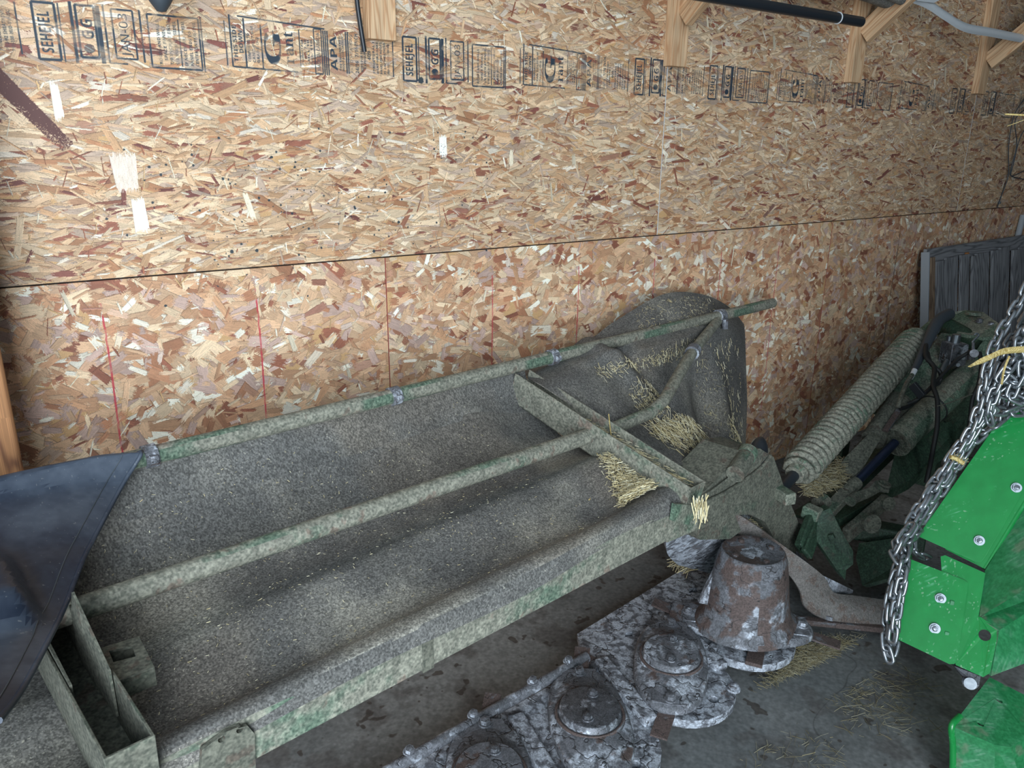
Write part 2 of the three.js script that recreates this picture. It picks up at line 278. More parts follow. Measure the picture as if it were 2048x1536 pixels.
function strandBoard(seed, kind, print) {
  const K = STRAND[kind], r = rng(seed), pix = new Uint8Array(PW * PH * 4), mm = PW / 2438.4;
  const tot = K.tones.reduce((a, t) => a + t[3], 0);
  const tone = () => { let x = r() * tot; for (const t of K.tones) if ((x -= t[3]) < 0) return t; return K.tones[0]; };
  for (let i = 0, y = 0; y < PH; y++) for (let x = 0; x < PW; x++, i += 4) { const n = TAB[(x * 7919 + y * 104729 + seed) & 65535]; pix[i] = 186 + 30 * n; pix[i + 1] = 148 + 26 * n; pix[i + 2] = 104 + 22 * n; pix[i + 3] = 255; }
  const strand = (cx, cy, L, W, a, c, rag) => {
    const ca = Math.cos(a), sa = Math.sin(a), hx = Math.abs(ca) * L / 2 + Math.abs(sa) * W / 2 + 2, hy = Math.abs(sa) * L / 2 + Math.abs(ca) * W / 2 + 2, s = (r() * 65536) | 0, taper = (r() - 0.5) * 0.5, bow = (r() - 0.5) * 0.10;
    const jit = 0.9 + 0.2 * r(), edge = 0.45 + 0.3 * r();
    for (let y = Math.max(0, Math.floor(cy - hy)); y <= Math.min(PH - 1, cy + hy); y++) for (let x = Math.max(0, Math.floor(cx - hx)); x <= Math.min(PW - 1, cx + hx); x++) {
      const dx = x - cx, dy = y - cy, u = dx * ca + dy * sa, v = -dx * sa + dy * ca - bow * (u * u / L), iv = Math.floor(v * 0.9 + 300), n = TAB[(iv * 2654435 + s) & 65535];
      const half = W / 2 * (1 + taper * u / L) , end = L / 2 - rag * n * 9;
      if (Math.abs(v) > half || Math.abs(u) > end) continue;
      const fib = TAB[(iv * 7919 + Math.floor(u / 14 + n * 9) * 31 + s * 3) & 65535], dot = TAB[(x * 7919 + y * 104729 + s) & 65535];
      let k = jit * (0.93 + 0.13 * fib + (dot > 0.93 ? -0.13 : 0));
      if (half - v < 1.1 || end - u < 1.1) k *= 1 - 0.42 * edge;
      else if (half + v < 1.1) k *= 1.08;
      const o = (y * PW + x) * 4; pix[o] = clamp(c[0] * k, 0, 255); pix[o + 1] = clamp(c[1] * k, 0, 255); pix[o + 2] = clamp(c[2] * k, 0, 255);
    }
  };
  K.lay.forEach(([n, l0, l1, w0, w1], layer) => {
    for (let i = 0; i < n; i++) {
      const a = r() < K.cross ? (r() - 0.5) * 3 : (r() + r() + r() - 1.5) * K.spread * 1.3, c = mixc(tone(), tone(), r() < 0.6 ? 0 : r());
      strand(r() * PW, r() * PH, lerp(l0, l1, Math.pow(r(), 1.4)) * mm, Math.max(2, lerp(w0, w1, Math.pow(r(), 1.5)) * mm), a, c, 0.5 + r());
    }
  });
  for (let i = 0; i < K.slivers; i++) strand(r() * PW, r() * PH, (8 + 56 * r() * r()) * mm, (1.6 + 4.5 * r() * r()) * mm, r() < 0.4 ? 1.57 + (r() - 0.5) * 0.8 : (r() - 0.5) * 2.4, [[240, 228, 206], [240, 226, 198], [206, 168, 120], [150, 92, 68]][(r() * 4) | 0], 0.6);
  for (let i = 0; i < 12; i++) strand(r() * PW, r() * PH, (40 + 50 * r()) * mm, (7 + 10 * r()) * mm, 1.57 + (r() - 0.5) * 0.6, [222, 208, 182], 1);
  print?.({ pix, mm, r, strand });
  const t = wrapTex(pix, PW, PH); t.wrapS = t.wrapT = THREE.ClampToEdgeWrapping; return t;
}
const ink = (pix, x, y, c, a) => { x |= 0; y |= 0; if (x < 0 || y < 0 || x >= PW || y >= PH || a <= 0) return; const o = (y * PW + x) * 4; for (let k = 0; k < 3; k++) pix[o + k] = lerp(pix[o + k], c[k], Math.min(1, a)); };
function blot(B, mx, my, rr, c = [44, 54, 62]) { const R = rr * B.mm; for (let y = -R - 1; y <= R + 1; y++) for (let x = -R - 1; x <= R + 1; x++) if (x * x + y * y < R * R * (0.7 + 0.5 * TAB[((x + 40) * 31 + (y | 0) * 17 + mx * 7) & 65535])) ink(B.pix, mx * B.mm + x, my * B.mm + y, c, 0.9); }
// the mill's grade stamps: one roller print every 964 mm along the sheet, lettering turned to read upwards (mm from the sheet's lower left corner)
function stamps(B, offset, wear) {
  const H = 190, cv = document.createElement('canvas'); cv.width = PW; cv.height = Math.ceil(H * B.mm); const g = cv.getContext('2d'), s = B.mm; g.fillStyle = g.strokeStyle = '#000';
  const line = (x0, y0, x1, y1, w = 2) => { g.lineWidth = w * 1.35 * s; g.beginPath(); g.moveTo(x0 * s, (H - y0) * s); g.lineTo(x1 * s, (H - y1) * s); g.stroke(); };
  const box = (x0, x1, y0, y1, w = 2) => { line(x0, y0, x0, y1, w); line(x1, y0, x1, y1, w); line(x0, y0, x1, y0, w); line(x0, y1, x1, y1, w); };
  const txt = (t, x, y, h, len, font = 'bold') => {  // baseline x, starts at height y, letters h tall, line len long
    g.save(); g.translate(x * s, (H - y) * s); g.rotate(-Math.PI / 2); g.font = `${font.includes('serif') ? font.replace('serif', '').trim() || 'bold' : font} ${h * 1.38 * s}px ${font.includes('serif') ? 'serif' : 'sans-serif'}`;
    const w = g.measureText(t).width; g.scale(len * s / w, 1); g.fillText(t, 0, 0); g.restore();
  };
  for (let o = offset - 964; o < 2600; o += 964) {
    const X = (m) => o + m;
    line(X(-61), 8, X(-61), 140, 3); line(X(-61), 8, X(-20), 8, 2.5); box(X(-44), X(4), 20, 132, 3); txt('JAN-03', X(-10), 27, 21, 98, 'normal');
    line(X(20), 14, X(20), 136, 3); box(X(37), X(160), 4, 128, 3); line(X(166), -2, X(166), 130, 2.5);
    ['ROOFS AND WALLS', 'SPACE PANELS', '1/8 INCH AT ENDS', '1/8 INCH AT SIDES'].forEach((t, i) => txt(t, X(62 + i * 13.5), i === 1 ? 22 : 12, 8.2, i === 1 ? 82 : 104));
    line(X(110), 10, X(110), 122, 2);
    ['IF NECESSARY, TRIM', 'PANEL ENDS TO', 'CENTER ON FRAMING'].forEach((t, i) => txt(t, X(125 + i * 13.5), 12, 8.2, i === 1 ? 84 : 106));
    line(X(226), 20, X(226), 130, 2); line(X(240), 18, X(240), 146, 3); line(X(240), 18, X(420), 14, 2.5); line(X(262), 144, X(505), 132, 2.5);
    txt('THIS SIDE', X(256), 30, 11, 92); txt('DOWN', X(271), 52, 11, 58); line(X(277), 18, X(277), 140, 3);
    ['CONFORMS TO', 'CAN 3-0437.0-M', 'GRADE O-2'].forEach((t, i) => txt(t, X(290 + i * 12), 32 - i, 7.6, [72, 92, 66][i])); line(X(322), 18, X(322), 128, 3);
    txt('G', X(374), 22, 46, 98, 'serif bold'); txt('rant', X(410), 34, 26, 82, 'serif bold'); line(X(429), 28, X(429), 124, 2);
    ['PRODUIT PAR', 'C. NO. 7.18', 'MILL 10', 'NO. 110'].forEach((t, i) => txt(t, X(439 + i * 9), 34, 5.6, 66));
    box(X(472), X(494), 12, 130, 2); txt('MADE IN CANADA', X(488), 20, 9.5, 100, 'normal'); [500, 506, 512].forEach((m) => line(X(m), 10, X(m), 128, 2.4));
    txt('APA', X(538), 24, 20, 92); ['THE ENGINEERED', 'WOOD ASSOCIATION'].forEach((t, i) => txt(t, X(552 + i * 9), 24, 5.8, 92)); [568, 574].forEach((m) => line(X(m), 18, X(m), 130, 2.6));
    txt('RATED SHEATHING', X(588), 20, 9, 104, 'normal'); txt('24/16   7/16 INCH', X(606), 20, 11, 108); txt('SIZED FOR SPACING', X(619), 24, 7, 90); txt('EXPOSURE 1', X(629), 34, 7, 62); txt('409', X(645), 58, 10, 26);
    ['STRUCTURAL I', 'DIAPHRAGMS', 'PANELIZED ROOFS', 'PS 2-92 SHEATHING', 'PRP-108  HUD-UM-40C'].forEach((t, i) => txt(t, X(658 + i * 12), 22, 7.4, 88)); line(X(718), 16, X(718), 128, 2.4);
    box(X(752), X(798), 8, 132, 4); txt('SEHEJEL', X(785), 22, 24, 92); line(X(806), 4, X(806), 134, 2);
    line(X(832), 4, X(832), 140, 5); box(X(842), X(882), 18, 134, 4); line(X(890), 6, X(890), 136, 7); txt('G', X(876), 84, 26, 22); txt('G', X(876), 58, 26, 22); g.beginPath(); g.ellipse(X(862) * s, (H - 38) * s, 12 * s, 10 * s, 0, 0, 7); g.fill();
  }
  const d = g.getImageData(0, 0, cv.width, cv.height).data, base = 531 - 6;
  for (let y = 0; y < cv.height; y++) for (let x = 0; x < PW; x++) {
    const a = d[(y * PW + x) * 4 + 3] / 255; if (a < 0.02) continue;
    const w = fbm(x / PW, y / PW, 60, 3, wear), k = smooth(0.34, 0.46, w);
    ink(B.pix, x, base * s + (cv.height - 1 - y) - 0 * s, [44, 56, 68], a * (0.5 + 0.5 * k));
  }
}
function spatter(B, cx, cy, sx, sy, n, big = 3.2) { for (let i = 0; i < n; i++) { const a = (B.r() + B.r() + B.r() - 1.5) * sx, b = (B.r() + B.r() + B.r() - 1.5) * sy; blot(B, cx + a, cy + b, 0.8 + big * Math.pow(B.r(), 4)); } }
function streak(B, x, y0, y1, w, c, a, lean = 0) { for (let y = y0 * B.mm; y < y1 * B.mm; y++) for (let k = -w * B.mm; k <= w * B.mm; k += 0.5) { const n = fbm(y / PW, k / 300 + 0.3, 90, 2, 71); ink(B.pix, x * B.mm + k + lean * y + 1.2 * Math.sin(y / 60), y, c, a * 0.5 * smooth(0.25, 0.55, n)); } }

const osbMat = (name, tex) => mat(name, { map: tex, roughness: 0.62, bumpMap: tex, bumpScale: 0.0007 });
const PALE = [[493, 271, 104, 58, [234, 214, 196]], [515, 162, 96, 34, [238, 222, 206]], [1440, 342, 76, 28, [246, 240, 226]], [363, 438, 96, 20, [240, 230, 210]]];   // large pale strands standing out on the first upper sheet
const wallPanels = [];
function panel(parent, name, row, x0, tex, trimEnd = 0.0015) {
  const w = SHEET[0] - 2 * trimEnd, h = SHEET[1] - 0.003, g = new THREE.BoxGeometry(w, h, 0.011); g.translate(x0 + SHEET[0] / 2, row * SHEET[1] + SHEET[1] / 2 + (row ? 0.0015 : 0), -0.0055);
  const p = g.attributes.position, uv = g.attributes.uv;
  for (let i = 0; i < p.count; i++) uv.setXY(i, (p.getX(i) - x0) / SHEET[0], (p.getY(i) - row * SHEET[1]) / SHEET[1]);
  const m = new THREE.Mesh(g, osbMat(name + '_' + wallPanels.length, tex)); m.name = 'board_panel'; m.castShadow = m.receiveShadow = true; parent.add(m); wallPanels.push(m); return m;
}

const wall = new THREE.Group(); wall.name = 'wall_back'; wall.userData = { kind: 'structure', label: 'oriented strand board back wall with printed stamps', category: 'wall' }; scene.add(wall);
{
  const back = new THREE.Mesh(boxUV(bx(-4.98, 7.2, 0, 3.7, -0.16, -0.0112)), mats.backing); back.name = 'stud_backing'; back.castShadow = back.receiveShadow = true; wall.add(back);
  const nailLine = (B, xs, c, a) => xs.forEach((x, i) => streak(B, x, 20 + 90 * ((i * 37) % 10) / 10, 1160, 2.2, c, a));
  // upper row: fine, mostly level strands, stamps, ink spatter, a brushed stripe of brown paint
  panel(wall, 'osb_upper', 1, -2.4384, strandBoard(11, 'up', (B) => {
    stamps(B, 554, 5);
    spatter(B, 880, 250, 420, 150, 190); spatter(B, 1250, 180, 500, 130, 120); spatter(B, 1480, 330, 120, 60, 60); spatter(B, 760, 70, 200, 90, 60, 4.5); spatter(B, 1150, 70, 400, 80, 40, 5);
    blot(B, 1366, 536, 10);
    for (let i = 0; i < 9000; i++) { const t = B.r(), side = (B.r() - 0.5) * 2, x = lerp(225, 372, t), y = lerp(512, 330, t), w = 21 - 4 * t; if (t > 0.62 && B.r() < (t - 0.62) * 2.4) continue; if (t > 0.4 && side < -0.3 && B.r() < 0.6) continue; for (let k = 0; k < 5; k++) ink(B.pix, (x + side * w * 0.8 + B.r() * 3) * B.mm, (y + side * w * 0.55 + B.r() * 3) * B.mm, [92, 58, 54], 0.9); }
    for (const [x, y, l, w, c] of PALE) B.strand(x * B.mm, y * B.mm, l * B.mm, w * B.mm, 1.6, c, 1.2);
    spatter(B, PALE[2][0], PALE[2][1] - 12, 18, 30, 16, 2);
  }));
  panel(wall, 'osb_upper', 1, 0, strandBoard(12, 'up', (B) => stamps(B, 452, 6)));
  panel(wall, 'osb_upper', 1, 2.4384, strandBoard(13, 'up', (B) => stamps(B, 300, 7)));
  // lower row: broad, redder flakes and chalked nail lines over the studs
  panel(wall, 'osb_lower', 0, -3.6576, strandBoard(21, 'low', (B) => { nailLine(B, [1612, 2019], [190, 52, 66], 1.1); spatter(B, 1950, 1190, 300, 60, 40); }));
  panel(wall, 'osb_lower', 0, -1.2192, strandBoard(22, 'low', (B) => { nailLine(B, [413, 811, 1216, 1626, 2030], [184, 54, 66], 0.8); spatter(B, 300, 1150, 260, 60, 30); }));
  panel(wall, 'osb_lower', 0, 1.2192, strandBoard(23, 'low', (B) => { nailLine(B, [800], [170, 60, 64], 0.8); nailLine(B, [640, 1180], [40, 38, 40], 1.2); }));
  const lone = (name, geo, m, label) => { const o = new THREE.Mesh(boxUV(geo), m); o.name = name; o.castShadow = o.receiveShadow = true; if (label) o.userData.label = label; wall.add(o); };
  for (const x of [0, 2.4384]) lone('white_joint_line', bx(x - 0.0016, x + 0.0016, 1.222, 1.86, -0.012, 0.0006), mats.white_strip, 'thin white line along the vertical joint');  // white line along the upper vertical joints
  for (const x of [-1.2192, 1.2192]) lone('panel_edge', bx(x + 0.0002, x + 0.0018, 0.01, 1.2165, -0.012, 0.0004), mats.red_edge, 'red sealed panel edge');
  // plain sheathing above and at the ends, out of view
  lone('upper_sheathing', bx(-4.88, 7.2, 2.4425, 3.7, -0.0112, 0), mats.barn_siding); lone('end_sheathing', bx(4.8805, 7.2, 0, 2.44, -0.0112, 0), mats.barn_siding); lone('end_sheathing', bx(-4.88, -3.661, 0, 1.2165, -0.0112, 0), mats.barn_siding); lone('end_sheathing', bx(-4.88, -2.4405, 1.2215, 2.44, -0.0112, 0), mats.barn_siding);
}
struct('floor', bx(-5, 7.2, -0.15, 0, -0.15, DOOR.z + 3), mats.concrete, 'worn grey concrete barn floor with stains and cracks', 'floor');
struct('wall_left', bx(-5.1, -4.88, 0, 3.7, 0, DOOR.z), mats.barn_siding, 'plain barn side wall', 'wall');
struct('wall_right', bx(7.0, 7.2, 0, 3.7, 0, DOOR.z), mats.barn_siding, 'plain barn end wall', 'wall');
struct('wall_front', [bx(-5.1, DOOR.x0, 0, 3.7, DOOR.z, DOOR.z + 0.15), bx(DOOR.x1, 7.2, 0, 3.7, DOOR.z, DOOR.z + 0.15), bx(DOOR.x0, DOOR.x1, DOOR.h, 3.7, DOOR.z, DOOR.z + 0.15)], mats.barn_siding, 'unseen plain front barn wall with the open doorway', 'wall');
struct('ceiling', bx(-5.1, 7.2, 3.7, 3.85, -0.15, DOOR.z + 0.15), mats.barn_siding, 'plain board ceiling of the barn', 'ceiling');
// ---------------------------------------------------------------- roof truss legs against the wall
{
  const names = ['pale pine truss leg beside the thin black rod', 'pine truss leg with knee brace above the white wall joint', 'pine truss leg with knee brace under the black pipe end', 'rightmost pine truss leg with knee brace under the white strip'];
  [-1.216, 0.018, 1.2, 2.41].forEach((x, i) => {
    const t = thing('roof_truss', names[i], 'truss', [x, 1.855, 0], 'pine truss legs along the wall');
    part(t, 'post', woodBar([x, 1.857, 0.0195], [x, 3.69, 0.0195], 0.089, 0.037, [0, 0, 1]), mats.lumber, undefined, undefined, true);
    const yb = [2.16, 2.03, 2.06, 2.02][i], z1 = 1.6;
    part(t, 'knee_brace', woodBar([x + 0.004, yb, 0.02 + 0.025], [x + 0.004, yb + (z1 - 0.02) * 0.82, z1], 0.038, 0.089, [0, 1, 0]), mats.lumber, undefined, undefined, true);
  });
}
{
  const t = thing('wall_post', 'reddish rough timber post standing at the left end of the wall', 'post', [-2.36, 0, 0.15]);
  part(t, 'timber', woodBar([-2.36, 0.002, 0.15], [-2.36, 3.69, 0.15], 0.145, 0.29, [0, 0, 1], 0.012, 0.2), mats.old_lumber, undefined, undefined, true);
}
{ // black pipe and rolled dark fabric lying on the knee braces, a bent pale strip further right
  const a = [-0.081, 2.077, 0.3], b = [0.766, 2.048, 0.3], y0 = b[1];
  const p = thing('black_pipe', 'glossy black pipe resting on the knee braces near the ceiling', 'pipe', b);
  part(p, 'pipe_body', pipe([[a[0] - 0.5, y0, 0.3], b], 0.019, 2, 20), mats.black_plastic);
  part(p, 'seam_tie', ring([b[0] - 0.16, y0, 0.3], [1, 0, 0], 0.02, 0.0025), mats.white_strip);
  const f = thing('rolled_tarp', 'dark rolled tarpaulin lying behind the black pipe overhead', 'tarp', [0.83, 2.129, 0.2]);
  const q = [1.11, 2.186, 0.18]; const pts = []; for (let k = 0; k < 9; k++) pts.push([q[0] - 1.6 + k * 0.2, q[1] + 0.012 + 0.006 * Math.sin(k * 2.1), 0.2 + 0.008 * Math.sin(k * 1.3)]);
  part(f, 'roll', [pipe(pts, 0.05, 40, 14), pipe(pts.map((v) => [v[0] + 0.03, v[1] - 0.018, v[2] + 0.045]), 0.022, 40, 10)], mats.canvas);
  const w = thing('bent_strip', 'long pale grey bent strip hanging across the upper right truss legs', 'strip', [1.939, 2.126, 0.2]);
  const mid = [[1.188, 2.207, 0.2], [1.401, 2.193, 0.2], [1.59, 2.157, 0.2], [1.791, 2.124, 0.2], [2.07, 2.123, 0.2], [2.49, 2.122, 0.2], [2.858, 2.135, 0.2]];
  part(w, 'strip_body', sheet((s, t) => { const k = t * (mid.length - 1), i = Math.min(mid.length - 2, Math.floor(k)), f2 = k - i; return [0, 1, 2].map((c) => cr(mid[Math.max(0, i - 1)][c], mid[i][c], mid[i + 1][c], mid[Math.min(mid.length - 1, i + 2)][c], f2) + (c === 1 ? 0.02 - 0.04 * s : c === 2 ? 0.012 * Math.sin(s * 3.14) : 0)); }, 60, 6, 0.003), mats.white_strip);
  part(w, 'strip_end', plate([[1.256, 2.206, 0.23], [1.462, 2.228, 0.23], [1.484, 2.214, 0.23], [1.421, 2.191, 0.23], [1.283, 2.185, 0.23]], [0, 0, -0.003]), mats.white_strip);
  const r = thing('black_rod', 'thin black rod hanging beside the pale truss leg', 'rod', [-1.287, 1.823, 0.06]);
  part(r, 'rod_body', pipe([[-1.306, 2.001, 0.06], [-1.301, 1.925, 0.06], [-1.287, 1.817, 0.06]], 0.0068, 12, 10), mats.black_plastic);
  const h = thing('hanging_hook', 'dark rounded hook end showing at the top edge', 'hook', [-1.856, 1.881, 0.2]);
  part(h, 'hook_body', new THREE.LatheGeometry([[0.0005, -0.02], [0.01, -0.018], [0.02, -0.004], [0.032, 0.015], [0.03, 0.06], [0.012, 0.09], [0.012, 1.2]].map((q2) => new THREE.Vector2(...q2)), 20).translate(...[-1.856, 1.871, 0.2]), mats.grey_boot);
}
{ // grey wires tacked to the wall far right
  const w = thing('wire_loop', 'thin grey wires looping down the wall at right edge', 'wire', [2.922, 1.563, 0.02]);
  const ws = [[[2.989, 1.876, 0.03], [2.864, 1.76, 0.03], [2.89, 1.592, 0.02], [2.958, 1.418, 0.02], [2.946, 1.299, 0.01], [2.918, 1.225, 0.01]], [[2.996, 1.806, 0.04], [2.866, 1.732, 0.04], [2.947, 1.592, 0.04], [2.955, 1.462, 0.03], [2.977, 1.412, 0.03], [3.192, 1.385, 0.03]], [[3.068, 1.723, 0.04], [2.974, 1.635, 0.04], [2.975, 1.476, 0.03], [2.977, 1.412, 0.03], [3.165, 1.445, 0.03]]];
  ws.forEach((p) => part(w, 'wire', pipe(p, 0.003, 30, 6), mats.grey_boot));
  part(w, 'staple', bx([2.941, 1.224, 0].at(0) - 0.008, [2.941, 1.224, 0].at(0) + 0.008, 1.245, 1.26, -0.001, 0.014, 0.002), mats.steel);
}
{ // weathered pallet on edge against the wall behind the hitch
  const t = thing('wooden_pallet', 'grey weathered wooden pallet leaning against the wall behind the hitch', 'pallet', [2.25, 0, 0.2]);
  const A = [2.019, 1.021, 0.06], lean = 0.16, W = 1.25, Ht = A[1];
  const P = (x, y, z) => [A[0] + x, y, z + lean * (1 - y / Ht) + 0.03];
  part(t, 'side_sheet', bar(P(-0.02, 0.004, 0.045), P(-0.004, Ht, 0.045), 0.012, 0.045, [0, 0, 1], 0.002), mats.pale_sheet, 'pale grey edge board');
  const cols = [[0.02, 0.045, 'brown_board'], [0.075, 0.10, 'weathered_board'], [0.19, 0.13, 'weathered_board'], [0.34, 0.09, 'weathered_board'], [0.43, 0.02, 'orange_board'], [0.475, 0.05, 'weathered_board'], [0.54, 0.16, 'weathered_board'], [0.72, 0.1, 'weathered_board'], [0.84, 0.12, 'weathered_board'], [0.99, 0.1, 'weathered_board'], [1.11, 0.12, 'weathered_board']];
  cols.forEach(([x, w, m], i) => part(t, 'slat', woodBar(P(x + w / 2, 0.004, 0.055 + 0.012 * (i % 2)), P(x + w / 2, Ht - 0.03 - 0.03 * ((i * 3) % 4) / 4, 0.055 + 0.012 * (i % 2)), w, 0.018, [0, 0, 1]), mats[m], undefined, undefined, true));
  part(t, 'cross_board', woodBar(P(0.0, Ht - 0.03, 0.035), P(W, Ht - 0.02, 0.035), 0.02, 0.09, [0, 1, 0]), mats.weathered_board, undefined, undefined, true);
  part(t, 'cross_board', woodBar(P(0.0, 0.1, 0.035), P(W, 0.1, 0.035), 0.02, 0.09, [0, 1, 0]), mats.weathered_board, undefined, undefined, true);
  const g = thing('grey_pipe', 'short grey pipe standing behind the pallet top at right edge', 'pipe', [2.9, 0, 0.04]);
  part(g, 'pipe_body', pipe([[3.12, 0.003, 0.024], [3.264, 1.166, 0.024]], 0.018, 2, 16), mats.pale_sheet);
}
// ---------------------------------------------------------------- disc mower (own axes: u along the cutterbar, y up, v towards the viewer; turned 8 degrees to the wall)
const BASE = [-1, 0, 0.8];
const mower = thing('disc_mower', 'long dusty green disc mower with grey canvas cover and rusty discs', 'mower', BASE);
mower.rotation.y = 8 * Math.PI / 180;
mower.position.set(...(() => { const c = Math.cos(mower.rotation.y), s = Math.sin(mower.rotation.y); return [BASE[0] * c + BASE[2] * s, 0, -BASE[0] * s + BASE[2] * c]; })());
const mp = (name, geo, m, label, parent) => part(mower, name, geo, mats[m], label, parent);
const L3 = (p, q, t) => [lerp(p[0], q[0], t), lerp(p[1], q[1], t), lerp(p[2], q[2], t)];
const RT0 = [-2.75, 0.9, 0.205], RT1 = [0.582, 0.9, 0.228], MT0 = [-2.75, 0.765, 0.5], MT1 = [-1.0, 0.765, 0.548];
{
  const rear = mp('rear_tube', pipe([RT0, RT1], 0.0215, 2, 24), 'dusty_green', 'long scaly green rear tube');
  [[305, 920], [800, 800], [1117, 716]].forEach(([px], i) => {
    const u = [-2.105, -1.455, -0.83][i], k = (u - RT0[0]) / (RT1[0] - RT0[0]), c = L3(RT0, RT1, k);
    mp('hose_clamp', [cyl([c[0] - 0.014, c[1], c[2]], [c[0] + 0.014, c[1] + 0.001, c[2] + 0.001], 0.0265, 0.0265, 24), cyl([c[0] - 0.009, c[1] + 0.002, c[2] + 0.03], [c[0] + 0.007, c[1] + 0.002, c[2] + 0.03], 0.009, 0.009, 12)], 'clamp_white', 'pale crusted clamp band', rear);
  });
  mp('middle_tube', pipe([MT0, MT1], 0.0225, 2, 24), 'dusty_green', 'dusty middle tube');
}
// U-section cross members, open above
function channel(name, u, half, pr, pf, wallH, th, matName) {
  const dir = V3(pf).sub(V3(pr)).normalize(), up = new THREE.Vector3(0, 1, 0).addScaledVector(dir, -dir.y).normalize();
  const at = (side, t, d) => { const q = V3(L3(pr, pf, t)); q.x = u + side; return q.addScaledVector(up, d); };
  return mp(name, [bar(at(-half + th / 2, 0, -wallH / 2), at(-half + th / 2, 1, -wallH / 2), th, wallH, up.toArray(), 0.0015), bar(at(half - th / 2, 0, -wallH / 2), at(half - th / 2, 1, -wallH / 2), th, wallH, up.toArray(), 0.0015), bar(at(0, 0, -wallH + th / 2), at(0, 1, -wallH + th / 2), 2 * half, th, up.toArray(), 0.0015), bar(at(-half, 0.998, -wallH / 2), at(half, 0.998, -wallH / 2), th, wallH, up.toArray(), 0.0015)], matName);
}
{
  const c = channel('cross_channel', -0.985, 0.033, [-0.985, 0.886, 0.24], [-0.985, 0.722, 0.905], 0.095, 0.005, 'dusty_green');
  mp('channel_foot', plate([[-1.071, 0.692, 0.895], [-0.982, 0.66, 0.895], [-0.998, 0.607, 0.895], [-1.076, 0.646, 0.895]], [0, 0, -0.01]), 'worn_green', 'rusty red foot below the channel', c);
  const lc = channel('end_channel', -2.395, 0.034, [-2.395, 0.79, 0.42], [-2.395, 0.765, 0.92], 0.1, 0.005, 'dust_grey');
  mp('liner_plate', [plate([[-2.368, 0.85, 0.60], [-2.368, 0.785, 0.76], [-2.368, 0.70, 0.76], [-2.368, 0.70, 0.56], [-2.368, 0.80, 0.57]], [-0.004, 0, 0]), plate([[-2.419, 0.79, 0.62], [-2.419, 0.775, 0.74], [-2.419, 0.70, 0.74], [-2.419, 0.70, 0.62]], [-0.004, 0, 0])], 'dust_grey', undefined, lc);
  // stub of square tube welded to the end channel
  const q0 = [-2.353, 0.752, 0.637], q1 = [-2.293, 0.752, 0.646], q2 = [-2.303, 0.752, 0.748], q3 = [-2.358, 0.752, 0.746], dn = (p, k) => [p[0], p[1] - k, p[2]];
  const st = mp('square_stub', plate([q0, q1, q2, q3], [0, -0.004, 0], [[[-2.344, 0.752, 0.655], [-2.311, 0.752, 0.667], [-2.316, 0.752, 0.7], [-2.348, 0.752, 0.691]]]), 'dust_grey', 'short square tube stub with a slot');
  mp('stub_wall', plate([dn(q3, 0.003), dn(q2, 0.003), dn(q2, 0.035), dn(q3, 0.035)], [0, 0, -0.004]), 'dust_grey', undefined, st);
  mp('stub_wall', plate([dn(q2, 0.003), dn(q1, 0.003), dn(q1, 0.035), dn(q2, 0.035)], [-0.004, 0, 0]), 'dust_grey', undefined, st);
  mp('stub_wall', plate([dn(q1, 0.003), dn(q0, 0.003), dn(q0, 0.035), dn(q1, 0.035)], [0, 0, 0.004]), 'dust_grey', undefined, st);
}
// front rail under the canvas edge, with its joint cover and end bracket
{
  const a = [-2.75, 0.64, 0.848], b = [-1.02, 0.62, 0.852];
  const rail = mp('front_rail', bar(a, b, 0.05, 0.088, [0, 1, 0], 0.004), 'dusty_green', 'dusty pale green front rail');
  mp('joint_cover', bx(-1.862, -1.836, 0.582, 0.672, 0.872, 0.8775, 0.001), 'dust_grey', undefined, rail);
  const br = plate([[-2.29, 0.67, 0.885], [-2.249, 0.681, 0.885], [-2.216, 0.672, 0.885], [-2.206, 0.65, 0.885], [-2.212, 0.561, 0.885], [-2.299, 0.618, 0.885]], [0, 0, -0.008], [circle3([-2.229, 0.672, 0.885], [0, 0, 1], 0.006, 10), circle3([-2.259, 0.672, 0.885], [0, 0, 1], 0.006, 10)]);
  mp('end_bracket', br, 'dust_grey', 'rounded grey end bracket', rail);
  // stands hidden behind the cover
  mp('support_leg', [bar([-2.6, 0.0, 0.62], [-2.6, 0.70, 0.62], 0.05, 0.05, [0, 0, 1]), bx(-2.68, -2.52, 0, 0.012, 0.54, 0.70)], 'dark_green');
}
let coverAt, foldAt;
